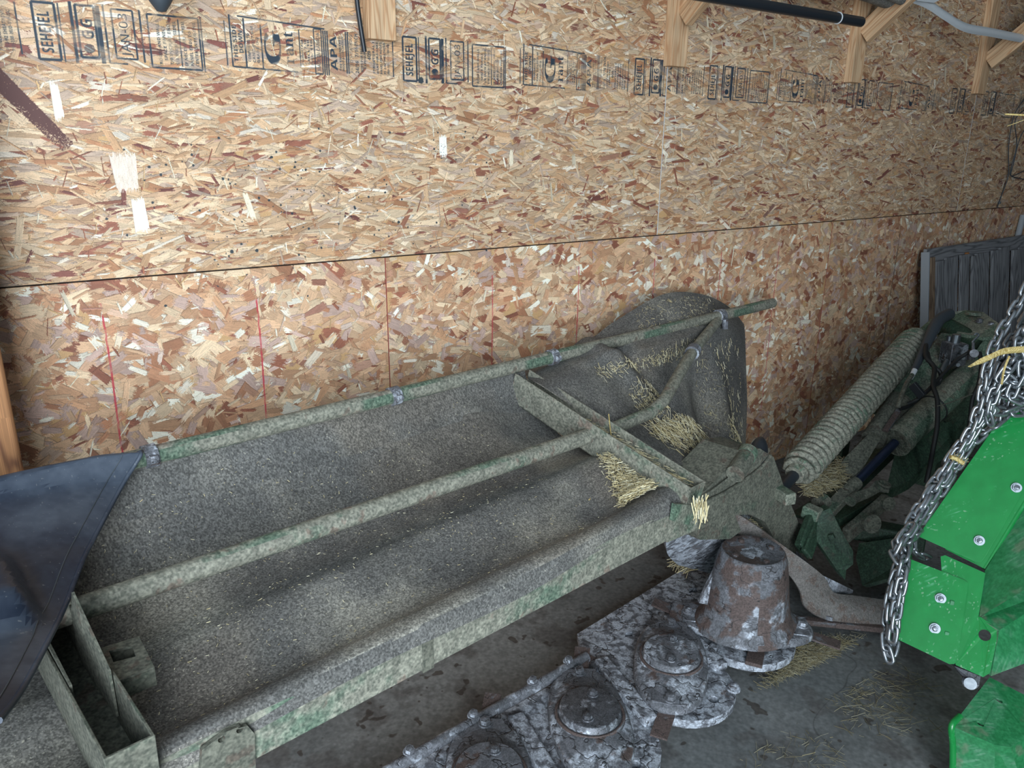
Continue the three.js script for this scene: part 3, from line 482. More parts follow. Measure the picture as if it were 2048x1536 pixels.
// canvas cover between the tubes: hung from the rear tube, slack in the middle, a ridge over a hidden rib, wrapped over the rail
{
  const uL = -2.72, uR = -0.955, rows = [[0.888, 0.212], [0.855, 0.24], [0.79, 0.30], [0.735, 0.38], [0.70, 0.48], [0.697, 0.56], [0.703, 0.605], [0.694, 0.65], [0.668, 0.73], [0.664, 0.79], [0.690, 0.835], [0.688, 0.872], [0.652, 0.882]];
  const fn = (s, t) => {
    const k = s * (rows.length - 1), i = Math.min(rows.length - 2, Math.floor(k)), f = k - i, u = lerp(uL, uR, t), g = (c, m) => rows[clamp(m, 0, rows.length - 1)][c];
    let y = cr(g(0, i - 1), g(0, i), g(0, i + 1), g(0, i + 2), f), v = cr(g(1, i - 1), g(1, i), g(1, i + 1), g(1, i + 2), f);
    const mid = Math.sin(Math.PI * clamp(s)) ;
    y += 0.008 * Math.sin(u * 5.1 + v * 4) * mid - 0.03 * mid * smooth(-2.0, -2.4, u) * smooth(0.9, 0.5, s) ;
    y += 0.035 * smooth(-1.32, -1.0, u) * smooth(0.3, 0.62, s) * smooth(0.95, 0.7, s);           // lifted where it nears the channel
    y -= 0.05 * smooth(-1.25, -1.0, u) * smooth(0.45, 0.1, s) * smooth(0.02, 0.12, s);
    v += 0.006 * Math.sin(u * 6.3) * smooth(0.8, 1, s); y += 0.006 * Math.sin(u * 9) * smooth(0.85, 1, s);
    if (s < 0.1) v += 0;
    return [u, y, v];
  };
  coverAt = fn;
  const cover = mp('canvas_cover', sheet(fn, 150, 72, 0.003), 'canvas', 'slack charcoal canvas with chaff dust');
  // canvas bunched beyond the cross channel, between the rear tube and the bent tube
  const net = [
    [[-0.906, 0.857, 0.17], [-0.657, 0.883, 0.14], [-0.384, 0.939, 0.115], [-0.074, 1, 0.1], [0.194, 0.97, 0.1], [0.421, 0.888, 0.1], [0.578, 0.782, 0.1]],
    [[-0.966, 0.863, 0.25], [-0.752, 0.886, 0.25], [-0.502, 0.885, 0.25], [-0.25, 0.877, 0.25], [-0.016, 0.864, 0.25], [0.236, 0.836, 0.22], [0.51, 0.745, 0.15]],
    [[-0.996, 0.864, 0.34], [-0.801, 0.859, 0.35], [-0.562, 0.824, 0.34], [-0.303, 0.783, 0.31], [-0.047, 0.754, 0.29], [0.203, 0.72, 0.26], [0.455, 0.629, 0.2]],
    [[-0.956, 0.811, 0.44], [-0.803, 0.786, 0.46], [-0.62, 0.742, 0.45], [-0.336, 0.693, 0.39], [-0.088, 0.643, 0.36], [0.135, 0.588, 0.33], [0.388, 0.493, 0.26]],
    [[-0.884, 0.735, 0.54], [-0.78, 0.711, 0.56], [-0.61, 0.665, 0.54], [-0.362, 0.604, 0.48], [-0.132, 0.539, 0.43], [0.063, 0.476, 0.4], [0.28, 0.393, 0.33]],
    [[-0.816, 0.667, 0.68], [-0.757, 0.642, 0.68], [-0.606, 0.6, 0.65], [-0.372, 0.534, 0.58], [-0.16, 0.465, 0.52], [0.022, 0.401, 0.46], [0.163, 0.346, 0.4]],
  ];
  foldAt = (s, t) => {
    const p = sampleNet(net, s, t);
    const crease = (a, w) => Math.exp(-Math.pow(a / w, 2));
    let d = 0.022 * crease(t - (0.2 + 0.28 * s), 0.035) - 0.018 * crease(t - (0.27 + 0.28 * s), 0.03);      // fold running from the clamp
    d += 0.03 * crease(t - (0.72 + 0.02 * s), 0.05) * smooth(0.3, 0.6, s) - 0.035 * crease(t - (0.64 - 0.04 * s), 0.045) * smooth(0.3, 0.7, s);
    d += 0.014 * crease(s - 0.22 - 0.06 * Math.sin(t * 5), 0.05) * smooth(0.1, 0.3, t) * smooth(0.8, 0.6, t);
    return [p[0], p[1] + d, p[2] + d * 0.7];
  };
  mp('canvas_fold', sheet(foldAt, 90, 70, 0.003), 'canvas', 'bunched canvas pocket', cover);
  const flap = [[[0.513, 0.809, 0.09], [0.626, 0.755, 0.08], [0.653, 0.727, 0.08]], [[0.539, 0.689, 0.1], [0.622, 0.636, 0.09], [0.671, 0.608, 0.08]], [[0.557, 0.567, 0.11], [0.616, 0.528, 0.1], [0.656, 0.498, 0.09]]];
  mp('canvas_fold', sheet((s, t) => sampleNet(flap, s, t), 14, 14, 0.003), 'canvas', undefined, cover);
}
{ // bent tube from the middle tube to the rear tube, its clamps
  const k0 = [-0.943, 0.765, 0.559], k1 = [-0.732, 0.77, 0.553], k2 = [-0.643, 0.79, 0.54], j = (() => { const u = 0.11, k = (u - RT0[0]) / (RT1[0] - RT0[0]); return L3(RT0, RT1, k); })();
  const bt = mp('bent_tube', [pipe([k0, L3(k0, k1, 0.9), k1, L3(k1, k2, 0.55), k2, L3(k2, j, 0.1), L3(k2, j, 0.5), [j[0], j[1] - 0.012, j[2] + 0.02]], 0.0195, 60, 18)], 'dusty_green', 'bent brace tube');
  const c = L3(k2, j, 0.52), e = L3(k2, j, 0.55);
  mp('hose_clamp', [cyl(L3(k2, j, 0.505), e, 0.027, 0.027, 24)], 'clamp_white', 'pale crusted clamp band', bt);
  mp('hose_clamp', [cyl([j[0] + 0.03, j[1], j[2]], [j[0] + 0.065, j[1], j[2]], 0.028, 0.028, 24), cyl([j[0] + 0.05, j[1] - 0.01, j[2] + 0.025], [j[0] + 0.05, j[1] - 0.05, j[2] + 0.03], 0.014, 0.012, 8)], 'clamp_white', 'torn clamp at the tube joint', bt);
}
// ---------------- cutterbar and discs
{
  const yt = 0.075, th = 0.026;
  // wide bed plate with lobes in front of every disc
  const lobe = (u, r, v0) => { const o = []; for (let k = 0; k <= 14; k++) { const a = Math.PI - k / 14 * Math.PI; o.push([u + r * Math.cos(a), yt, v0 + r * 0.98 * Math.sin(a)]); } return o; };
  const C4 = [-1.62, -1.29, -0.935, -0.585];
  const outline = [[-0.996, yt, 0.518], [-1.032, yt, 0.56], [-1.045, yt, 0.60], [-1.09, yt, 0.626], [-1.145, yt, 0.638], [-1.935, yt, 0.586], [-1.935, yt, 0.915]];
  for (const u of C4) outline.push(...lobe(u - 0.014, 0.152, 0.888));
  outline.push([-0.345, yt, 0.885], [-0.285, yt, 0.785], [-0.285, yt, 0.545], [-0.345, yt, 0.514]);
  const diamond = (c, r) => [[c[0] - r, yt, c[2]], [c[0], yt, c[2] - r * 0.6], [c[0] + r, yt, c[2]], [c[0], yt, c[2] + r * 0.6]];
  const bed = mp('cutterbar', plate(outline, [0, -th, 0], [diamond([-0.505, 0.075, 0.622], 0.026), diamond([-0.875, 0.075, 0.631], 0.022), ...C4.map((u) => circle3([u - 0.005, yt, 0.985], [0, 1, 0], 0.016, 10))]), 'crust_white', 'crusted white-blue cutterbar bed');
  mp('edge_rod', pipe([[-1.95, 0.112, 0.606], [-1.10, 0.112, 0.648]], 0.016, 2, 14), 'crust_dark', 'rod along the back edge', bed);
  for (const u of [-1.72, -1.52, -1.31, -1.17]) mp('rod_bolt', hexBolt([u, 0.127, 0.6 + (u + 1.95) * 0.0494], [0, 1, 0.2], 0.012, 0.01), 'crust_dark', undefined, bed);
  // raised ribs between discs
  for (const [u, w] of [[-1.10, 0.05], [-0.76, 0.05], [-1.455, 0.05]]) mp('bed_rib', bar([u + 0.05, yt + 0.006, 0.66], [u - 0.05, yt + 0.006, 0.93], w, 0.03, [0, 1, 0], 0.01), 'crust_white', undefined, bed);
  for (const [px, pv] of [[-0.70, 0.72], [-1.13, 0.80], [-0.86, 1.0], [-1.47, 0.86], [-0.745, 0.86]]) mp('bed_bolt', hexBolt([px, yt + 0.002, pv], [0, 1, 0], 0.015, 0.011), 'crust_white', undefined, bed);
  for (const [u, v, a] of [[-0.725, 0.985, 0.4], [-1.12, 0.66, 0.2]]) mp('rock_guard', bar([u, yt + 0.004, v], [u + 0.07 * Math.cos(a), yt + 0.004, v - 0.07 * Math.sin(a)], 0.05, 0.012, [0, 1, 0], 0.002), 'rust', undefined, bed);
  // discs: lens-shaped, domed to the rim, round cap with two bolts, two swinging knives
  const R = [];
  const disc = (u, v, ang, cap, label, capMat) => {
    const y0 = 0.096, A = 0.205, B = 0.102, ca = Math.cos(ang), sa = Math.sin(ang), X = (p, q, y) => [u + p * ca - q * sa, y, v + p * sa + q * ca];
    const prof = [[1, 0], [1, 0.010], [0.97, 0.015], [0.84, 0.015], [0.72, 0.022], [0.5, 0.030], [0.001, 0.030]];
    const body = sheet((s, t) => { const k = s * (prof.length - 1), i = Math.min(prof.length - 2, Math.floor(k)), f = k - i, m = lerp(prof[i][0], prof[i + 1][0], f), h = lerp(prof[i][1], prof[i + 1][1], f), a = -t * Math.PI * 2; const n = 2.3, c = Math.cos(a), w = Math.sin(a), rr = Math.pow(Math.pow(Math.abs(c), n) + Math.pow(Math.abs(w), n), -1 / n); return X(A * m * rr * c, B * m * rr * w, y0 + h); }, 48, 18, 0.006);
    const d = mp('disc', body, 'crust_dark', label);
    // raised centre band that carries the knives
    mp('knife_carrier', plate([X(-0.192, -0.05, y0 + 0.024), X(0.192, -0.05, y0 + 0.024), X(0.199, 0.0, y0 + 0.024), X(0.192, 0.05, y0 + 0.024), X(-0.192, 0.05, y0 + 0.024), X(-0.199, 0, y0 + 0.024)], [0, -0.015, 0]), 'crust_dark', undefined, d);
    for (const s of [-1, 1]) {
      mp('knife_bolt', hexBolt(X(s * 0.178, 0, y0 + 0.025), [0, 1, 0], 0.014, 0.012), 'crust_dark', undefined, d);
      mp('knife', bar(X(s * 0.17, 0.0, y0 + 0.002), X(s * 0.29, s * 0.028, s > 0 ? y0 + 0.026 : y0 - 0.012), 0.046, 0.006, [0, 1, 0], 0.001), 'rust', 'flat rusty knife', d);
    }
    if (cap) {
      const g = new THREE.LatheGeometry([[0.094, 0], [0.091, 0.008], [0.083, 0.012], [0.081, 0.026], [0.077, 0.031], [0.001, 0.033]].map((q) => new THREE.Vector2(...q)), 40); g.translate(u, y0 + 0.026, v);
      const c = mp('hub_cap', g, capMat, 'flaking round hub cap', d);
      mp('cap_rim', ring([u, y0 + 0.034, v], [0, 1, 0], 0.089, 0.005, 36, 6), 'rust', 'flaking rusty rim', d);
      for (const s of [-1, 1]) mp('cap_bolt', hexBolt([u + s * 0.040, y0 + 0.058, v - s * 0.026], [0, 1, 0], 0.0125, 0.01), 'dull_steel', undefined, d);
    }
    return d;
  };
  for (const u of C4) mp('spindle_housing', cyl([u, 0.03, 0.83], [u, 0.112, 0.83], 0.085, 0.07, 24), 'crust_dark', undefined, bed);
  disc(-1.622, 0.80, Math.atan2(-0.28, 0.22) , true, 'dark scaly disc at the near end', 'crust_dark');
  disc(-1.290, 0.827, Math.atan2(-0.282, 0.228), true, 'disc with purple and grey flaking cap', 'dull_steel');
  disc(-0.932, 0.830, Math.atan2(-0.213, 0.30), true, 'dark crusted disc', 'crust_dark');
  const dA = disc(-0.588, 0.868, Math.atan2(-0.26, -0.18), false, 'disc below the tall cone', 'crust_dark');
  { // tall flared cone with a scalloped rim, bolts and bright worn patch
    const prof = [[0.152, -0.01], [0.148, 0.008], [0.130, 0.03], [0.122, 0.08], [0.114, 0.16], [0.105, 0.225], [0.098, 0.245], [0.093, 0.252], [0.086, 0.246], [0.001, 0.236]];
    const g = new THREE.LatheGeometry(prof.map((q) => new THREE.Vector2(...q)), 48); const p = g.attributes.position;
    for (let i = 0; i < p.count; i++) { const a = Math.atan2(p.getZ(i), p.getX(i)), y = p.getY(i), r = Math.hypot(p.getX(i), p.getZ(i)); if (r > 0.05) { const k = 1 + 0.035 * Math.max(0, Math.cos(a * 2 - 0.9)) * (1 - y / 0.3) * 3; p.setX(i, p.getX(i) * k); p.setZ(i, p.getZ(i) * k); } }
    g.computeVertexNormals(); g.translate(-0.588, 0.118, 0.872);
    const c = mp('drum_cone', g, 'rusty_cone', 'tall rusty feed cone', dA);
    mp('worn_patch', plate(Array.from({ length: 22 }, (_, i) => { const a = i / 22 * 6.283, r = 0.038 * (1 + 0.22 * Math.sin(i * 2.4) + 0.12 * Math.sin(i * 5.1)); return [-0.585 + r * 1.3 * Math.cos(a), 0.3585, 0.868 + r * 0.8 * Math.sin(a)]; }), [0, -0.003, 0]), 'clamp_white', 'ragged bare zinc patch', dA);
    for (const a of [0.4, 2.0, 3.5, 5.2]) mp('cone_bolt', hexBolt([-0.588 + 0.068 * Math.cos(a), 0.358, 0.872 + 0.068 * Math.sin(a)], [0, 1, 0], 0.010, 0.008), 'rust', undefined, dA);
    mp('cone_fin', plate([[-0.625, 0.356, 0.8], [-0.612, 0.343, 0.84], [-0.628, 0.259, 0.83], [-0.661, 0.171, 0.82], [-0.721, 0.193, 0.78]], [0.012, 0, -0.014]), 'clamp_white', 'pale worn fin with green paint', dA);
    for (const a of [0.2]) mp('cone_rib', bar([-0.588 + 0.150 * Math.cos(a), 0.13, 0.872 + 0.150 * Math.sin(a)], [-0.588 + 0.104 * Math.cos(a), 0.345, 0.872 + 0.104 * Math.sin(a)], 0.012, 0.016, [Math.cos(a), 0.2, Math.sin(a)], 0.003), 'rusty_cone', undefined, dA);
  }
}
// ---------------- gear housing, gusset and inner shoe
{
  const zf = 0.80;
  const G = plate([[-0.879, 0.573, 0.8], [-0.728, 0.62, 0.8], [-0.588, 0.676, 0.8], [-0.478, 0.656, 0.8], [-0.382, 0.601, 0.8], [-0.262, 0.436, 0.8], [-0.053, 0.173, 0.8], [-0.074, 0.071, 0.8], [-0.273, 0.235, 0.8], [-0.388, 0.368, 0.8], [-0.496, 0.432, 0.8], [-0.591, 0.462, 0.8], [-0.542, 0.389, 0.8], [-0.606, 0.384, 0.8], [-0.781, 0.445, 0.8]], [0, 0, -0.14]);
  const g = mp('gear_housing', G, 'dust_grey', 'big dusty gusset plate of the gear housing');
  const weld = [[-0.875, 0.561, 0.805], [-0.78, 0.569, 0.805], [-0.673, 0.567, 0.805], [-0.561, 0.575, 0.805], [-0.467, 0.59, 0.805], [-0.416, 0.613, 0.805]];
  mp('weld_seam', pipe(weld, 0.007, 40, 8), 'dust_grey', undefined, g);
  // upper saddle that meets the canvas
  const sad = [[[-0.79, 0.642, 0.7], [-0.593, 0.597, 0.66], [-0.373, 0.541, 0.62], [-0.222, 0.518, 0.62]], [[-0.784, 0.614, 0.76], [-0.627, 0.592, 0.72], [-0.443, 0.564, 0.69], [-0.287, 0.548, 0.68]], [[-0.83, 0.595, 0.81], [-0.741, 0.607, 0.81], [-0.635, 0.624, 0.81], [-0.507, 0.637, 0.81]]];
  mp('saddle_plate', sheet((s, t) => sampleNet(sad, s, t), 24, 16, 0.006), 'dust_grey', undefined, g);
  const s0 = [-0.67, 0.635, 0.83], s1 = [-0.551, 0.663, 0.8];
  mp('pin_sleeve', [cyl(s0, s1, 0.028, 0.028, 28)], 'dust_grey', 'short dusty sleeve', g);
  mp('sleeve_collar', [cyl(L3(s0, s1, 0.8), L3(s0, s1, 1.03), 0.030, 0.030, 28)], 'worn_green', 'green collar', g);
  const n0 = [-0.434, 0.604, 0.77], n1 = [-0.382, 0.66, 0.75];
  const tipDir = V3(n1).sub(V3(n0)).normalize(), tip = new THREE.LatheGeometry([[0.028, -0.03], [0.03, 0], [0.03, 0.025], [0.026, 0.045], [0.018, 0.062], [0.008, 0.073], [0.0005, 0.077]].map((q) => new THREE.Vector2(...q)), 28); tip.rotateX(Math.PI / 2);
  mp('rubber_bumper', orient(tip, n0, n1), 'black_plastic', 'dark blue-grey bullet-shaped bumper', g);
  const q0 = [-0.313, 0.456, 0.79], q1 = [-0.409, 0.503, 0.86];
  mp('square_pin', bar(q0, [q0[0] - 0.03, q0[1] + 0.0, q0[2] + 0.07], 0.042, 0.042, [0, 1, 0], 0.006), 'worn_green', 'square pin with rusty red end', g);
  // ribbed casting below, down to the cutterbar
  const cast = [[[-0.827, 0.46, 0.72], [-0.736, 0.479, 0.74], [-0.595, 0.452, 0.75], [-0.38, 0.363, 0.74], [-0.108, 0.155, 0.72]], [[-0.809, 0.406, 0.7], [-0.729, 0.427, 0.745], [-0.621, 0.412, 0.77], [-0.407, 0.325, 0.76], [-0.098, 0.109, 0.72]], [[-0.718, 0.307, 0.65], [-0.631, 0.305, 0.69], [-0.519, 0.275, 0.71], [-0.314, 0.193, 0.7], [-0.053, 0.043, 0.68]], [[-0.548, 0.173, 0.58], [-0.449, 0.122, 0.6], [-0.328, 0.062, 0.62], [-0.18, 0.002, 0.62], [0.022, -0.08, 0.62]]];
  mp('gear_casting', sheet((s, t) => { const p = sampleNet(cast, s, t); return [p[0], p[1], p[2]]; }, 40, 24, 0.02), 'crust_white', 'crusted cast casing', g);
  // drive strut between rail end and housing
  mp('rail_end_plate', plate([[-1.016, 0.618, 0.83], [-0.845, 0.576, 0.83], [-0.856, 0.516, 0.83], [-0.994, 0.527, 0.83]], [0, 0, -0.03]), 'dusty_green', undefined, g);
  // bent skid shield running past the cone to the inner shoe
  const up = [[-0.609, 0.47, 0.757], [-0.52, 0.43, 0.768], [-0.465, 0.385, 0.804], [-0.388, 0.31, 0.87], [-0.304, 0.23, 0.934], [-0.235, 0.165, 0.962], [-0.208, 0.11, 0.986], [-0.149, 0.095, 1.037], [-0.077, 0.085, 1.119], [-0.018, 0.08, 1.188]];
  const lo = [[-0.565, 0.38, 0.756], [-0.499, 0.35, 0.776], [-0.458, 0.31, 0.797], [-0.412, 0.26, 0.853], [-0.366, 0.2, 0.895], [-0.335, 0.14, 0.926], [-0.328, 0.085, 0.95], [-0.284, 0.05, 1.018], [-0.16, 0.04, 1.15], [-0.091, 0.04, 1.221]];
  const shield = [up, up.map((q, i) => L3(q, lo[i], 0.5).map((c, k) => c + (k === 1 ? 0.012 : 0))), lo];
  const sh = mp('skid_shield', sheet((s, t) => sampleNet(shield, s, t), 60, 14, 0.008), 'dusty_steel', 'bent grey skid shield beside the cone', g);
  mp('shoe_edge', bar([-0.337, 0.035, 0.94], [-0.123, 0.03, 1.21], 0.03, 0.02, [0, 1, 0], 0.004), 'rust', 'rusty shoe edge', sh);
  mp('shoe_rivet', cyl([-0.275, 0.045, 1.005], L3([-0.275, 0.045, 1.005], [0, 1, 1], 0.012), 0.02, 0.016, 18), 'crust_dark', undefined, sh);
  mp('lower_skid', plate([[-0.122, 0.16, 0.794], [-0.181, 0.14, 0.921], [-0.129, 0.1, 1.02], [-0.19, 0.09, 0.968], [-0.206, 0.12, 0.862]], [0, -0.012, 0]), 'crust_dark', undefined, sh);
  mp('hinge_tab', plate([[-0.214, 0.199, 0.78], [-0.132, 0.283, 0.78], [-0.059, 0.234, 0.78], [-0.06, 0.141, 0.78], [-0.122, 0.117, 0.78]], [0, 0, -0.05]), 'worn_green', undefined, g);
}
// ---------------- hitch: float spring, lift cylinder, links, hoses
{
  const a = [-0.106, 0.453, 0.757], b = [0.978, 0.769, 0.725], A = V3(a), B = V3(b), L = A.distanceTo(B), turns = 37, R = 0.055, rw = 0.0125, pts = [];
  for (let k = 0; k <= turns * 14; k++) { const t = k / (turns * 14), w = t * turns * 2 * Math.PI, q = R * (t < 0.03 ? 0.8 + 0.2 * t / 0.03 : t > 0.96 ? 0.7 + 0.3 * (1 - t) / 0.04 : 1); pts.push(new THREE.Vector3(q * Math.cos(w), q * Math.sin(w), t * L)); }
  const curve = new THREE.CatmullRomCurve3(pts), tube = orient(new THREE.TubeGeometry(curve, turns * 14, rw, 7, false), A, B);
  const sp = mp('float_spring', tube, 'dusty_green', 'long dusty coil spring');
  mp('spring_plug', [cyl(L3(a, b, -0.02), L3(a, b, 0.05), 0.034, 0.046, 24), cyl(L3(a, b, 0.95), L3(a, b, 1.02), 0.046, 0.032, 24), cyl(L3(a, b, 0), L3(a, b, 1), 0.030, 0.030, 16)], 'dusty_green', undefined, sp);
  mp('spring_rod', cyl(L3(a, b, -0.10), L3(a, b, 0), 0.02, 0.02, 16), 'black_plastic', undefined, sp);
  const neck = [L3(a, b, 1.0), [1.093, 0.829, 0.75]];
  mp('spring_neck', [cyl(neck[0], neck[1], 0.026, 0.022, 18)], 'worn_green', undefined, sp);
}
{
  const N = [0, -0.012, 0], d1 = 3.46;
  const br = mp('hitch_bracket', plate([[1.145, 0.801, 0.754], [1.193, 0.831, 0.758], [1.231, 0.86, 0.781], [1.267, 0.867, 0.812], [1.254, 0.871, 0.885], [1.173, 0.854, 0.959], [1.131, 0.841, 1.011], [1.073, 0.81, 0.999], [1.053, 0.799, 0.955], [1.058, 0.8, 0.916], [1.061, 0.798, 0.848], [1.129, 0.817, 0.847], [1.132, 0.823, 0.79]], [0, -0.014, 0]), 'worn_green', 'dusty green top bracket');
  mp('bracket_cheek', plate([[1.146, 0.805, 0.753], [1.173, 0.827, 0.769], [1.151, 0.766, 0.774], [1.13, 0.753, 0.76], [1.127, 0.779, 0.746]], [0.012, 0, -0.03]), 'worn_green', undefined, br);
  mp('bracket_cheek', plate([[1.097, 0.814, 0.991], [1.131, 0.841, 1.011], [1.081, 0.749, 1.003], [1.034, 0.687, 0.985], [1.032, 0.724, 0.968]], [0, 0, -0.03]), 'worn_green', undefined, br);
  mp('pivot_boss', [cyl(L3([1.22, 0.86, 0.857], [0, 0, 0], 0.0), (() => { const p = [1.22, 0.86, 0.857]; return [p[0], p[1] + 0.012, p[2]]; })(), 0.034, 0.030, 24)], 'worn_green', undefined, br);
  for (const p of [[1.165, 0.839, 0.901], [1.154, 0.833, 0.95]]) mp('bracket_bolt', hexBolt([p[0], p[1] + 0.002, p[2]], [0, 1, 0.1], 0.013, 0.012), 'dull_steel', undefined, br);
  mp('pivot_tube', cyl([1.14, 0.805, 0.776], [1.083, 0.759, 0.943], 0.04, 0.04, 24), 'dark_green', undefined, br);
  // main arms running down to the mower
  const arm = mp('lift_arm', [bar([1.084, 0.768, 0.825], [0.896, 0.65, 0.813], 0.085, 0.06, [0, 1, 0], 0.012), bar([0.935, 0.68, 0.808], [0.584, 0.497, 0.785], 0.13, 0.02, [0, 1, 0.3], 0.004)], 'worn_green', 'green lift arm');
  mp('stay_arm', [cyl([0.601, 0.585, 0.822], [0.389, 0.464, 0.817], 0.046, 0.046, 20), plate([[0.448, 0.529, 0.816], [0.448, 0.521, 0.848], [0.197, 0.365, 0.85], [0.142, 0.349, 0.776], [0.239, 0.42, 0.78], [0.379, 0.486, 0.798]], [0, -0.03, -0.02])], 'dust_grey', 'dusty stay arm');
  mp('rust_strip', bar([0.489, 0.578, 0.862], [0.372, 0.519, 0.864], 0.022, 0.01, [0, 1, 0], 0.002), 'rust', undefined, arm);
  mp('side_plate', plate([[1.036, 0.61, 0.733], [0.901, 0.516, 0.716], [0.683, 0.393, 0.693], [0.523, 0.299, 0.668], [0.362, 0.187, 0.65], [0.391, 0.156, 0.748], [0.594, 0.265, 0.749], [0.824, 0.405, 0.763], [1.034, 0.534, 0.762]], [0, -0.01, -0.01]), 'dark_green', 'dark green side plate', arm);
  // lift cylinder
  const c0 = [0.998, 0.662, 0.962], c1 = [0.412, 0.47, 0.893], r1 = [0.138, 0.351, 0.858];
  const cy = mp('lift_cylinder', [cyl(c0, c1, 0.056, 0.056, 32), cyl(L3(c0, c1, 0.93), L3(c0, c1, 1.0), 0.061, 0.061, 32)], 'worn_green', 'dusty hydraulic cylinder barrel');
  mp('hose_band', ring(L3(c0, c1, 0.55), V3(c1).sub(V3(c0)).toArray(), 0.057, 0.004, 32, 6), 'black_hose', undefined, cy);
  mp('piston_rod', cyl(c1, r1, 0.017, 0.017, 20), 'rod_blue', 'dark blue piston rod', cy);
  mp('rod_clevis', [cyl(L3(c1, r1, 0.88), L3(c1, r1, 1.12), 0.026, 0.026, 18), bar(L3(c1, r1, 1.05), [-0.043, 0.27, 0.837], 0.05, 0.03, [0, 1, 0], 0.006)], 'dust_grey', undefined, cy);
  // valve block and fittings
  const vb = [0.925, 0.736, 0.891];
  const blk = mp('valve_block', bar([vb[0], vb[1] - 0.045, vb[2]], [vb[0], vb[1] + 0.05, vb[2]], 0.075, 0.075, [0.8, 0, 0.6], 0.004), 'dull_steel', 'grey valve block');
  mp('valve_screw', [cyl([vb[0] - 0.0, vb[1] + 0.05, vb[2]], [vb[0], vb[1] + 0.085, vb[2]], 0.017, 0.017, 14), cyl([vb[0] + 0.02, vb[1] + 0.045, vb[2] - 0.03], [vb[0] + 0.02, vb[1] + 0.07, vb[2] - 0.03], 0.012, 0.012, 12)], 'steel', undefined, blk);
  mp('valve_fitting', [cyl([0.877, 0.743, 0.928], [0.844, 0.746, 0.954], 0.008, 0.008, 10), cyl([0.856, 0.715, 0.921], [0.824, 0.718, 0.946], 0.008, 0.008, 10), pipe([[0.857, 0.718, 0.891], [0.819, 0.697, 0.893], [0.787, 0.677, 0.9]], 0.012, 12, 10)], 'steel', undefined, blk);
  // hook with cable pulley
  const hk = mp('cable_pulley', [cyl([0.79, 0.784, 1.001], [0.76, 0.792, 1.013], 0.016, 0.016, 22), bar([0.799, 0.828, 0.991], [0.779, 0.789, 1.004], 0.012, 0.01, [0, 0, 1], 0.003)], 'dull_steel', 'small cable pulley');
  mp('hook', pipe([[0.8, 0.821, 0.996], [0.796, 0.828, 0.989], [0.811, 0.844, 0.996], [0.821, 0.855, 1], [0.814, 0.861, 0.992], [0.807, 0.853, 0.988]], 0.004, 24, 8), 'steel', undefined, hk);
  // cable boot and hoses
  const ct = mp('cable_boot', [cyl([0.62, 0.702, 0.847], [0.953, 0.829, 0.79], 0.012, 0.024, 18), pipe([[0.948, 0.819, 0.79], [1.039, 0.848, 0.778], [1.142, 0.861, 0.783]], 0.025, 14, 14)], 'grey_boot', 'tapered grey cable boot');
  mp('cable_tip', cyl([0.627, 0.713, 0.849], [0.588, 0.688, 0.852], 0.011, 0.009, 14), 'white_strip', 'bright cable sleeve', ct);
  mp('cable', [pipe([[0.595, 0.7, 0.853], [0.529, 0.677, 0.859], [0.438, 0.635, 0.877], [0.427, 0.607, 0.878]], 0.009, 18, 8)], 'dust_grey', undefined, ct);
  const hose = (r, ...p) => mp('hose', pipe(p, r, 60, 8), 'black_hose');
  hose(0.009, [0.765, 0.791, 0.831], [0.692, 0.757, 0.863], [0.665, 0.729, 0.907], [0.564, 0.685, 0.945], [0.522, 0.642, 0.982], [0.472, 0.56, 1.012], [0.444, 0.478, 1.021], [0.453, 0.403, 1.018], [0.449, 0.33, 1.017]);
  hose(0.008, [0.763, 0.761, 0.842], [0.68, 0.737, 0.889], [0.679, 0.71, 0.928], [0.668, 0.672, 0.934], [0.62, 0.658, 0.923], [0.483, 0.61, 0.901], [0.432, 0.601, 0.885]);
  hose(0.008, [0.864, 0.776, 1.003], [0.826, 0.735, 1.028], [0.78, 0.664, 1.043], [0.751, 0.606, 1.04], [0.722, 0.51, 1.054], [0.696, 0.468, 1.047], [0.686, 0.327, 1.025]);
  hose(0.007, [0.812, 0.792, 0.99], [0.756, 0.75, 0.955], [0.603, 0.686, 0.939], [0.497, 0.645, 0.928], [0.477, 0.614, 0.894]);
  mp('wire', pipe([[0.498, 0.626, 0.994], [0.557, 0.633, 1.018], [0.701, 0.644, 1.049]], 0.0025, 12, 6), 'dust_grey');
  mp('cable_clip', bar([0.485, 0.694, 0.895], [0.484, 0.654, 0.94], 0.02, 0.03, [0, 1, 0], 0.003), 'black_plastic', 'black plastic clip');
  // hinge block and links at the foot of the cylinder
  const hp = mp('hinge_plate', plate([[-0.118, 0.324, 0.858], [-0.102, 0.337, 0.867], [-0.082, 0.348, 0.882], [-0.093, 0.317, 0.913], [-0.118, 0.272, 0.966], [-0.127, 0.243, 0.999], [-0.155, 0.21, 1.016], [-0.176, 0.191, 1.004], [-0.204, 0.169, 1.016], [-0.2, 0.194, 0.98], [-0.182, 0.232, 0.923], [-0.169, 0.257, 0.881], [-0.136, 0.295, 0.868]], [0.02, -0.004, -0.03]), 'dark_green', 'thick dusty hinge plate');
  mp('hinge_cap', bar([-0.115, 0.326, 0.803], [-0.113, 0.32, 0.864], 0.05, 0.045, [0, 1, 0], 0.008), 'worn_green', undefined, hp);
  mp('hinge_post', [bar([-0.117, 0.308, 0.838], [-0.241, 0.238, 0.865], 0.028, 0.05, [1, 0, 0], 0.006), bar([-0.118, 0.285, 0.86], [-0.248, 0.228, 0.891], 0.02, 0.05, [1, 0, 0], 0.006)], 'dark_green', undefined, hp);
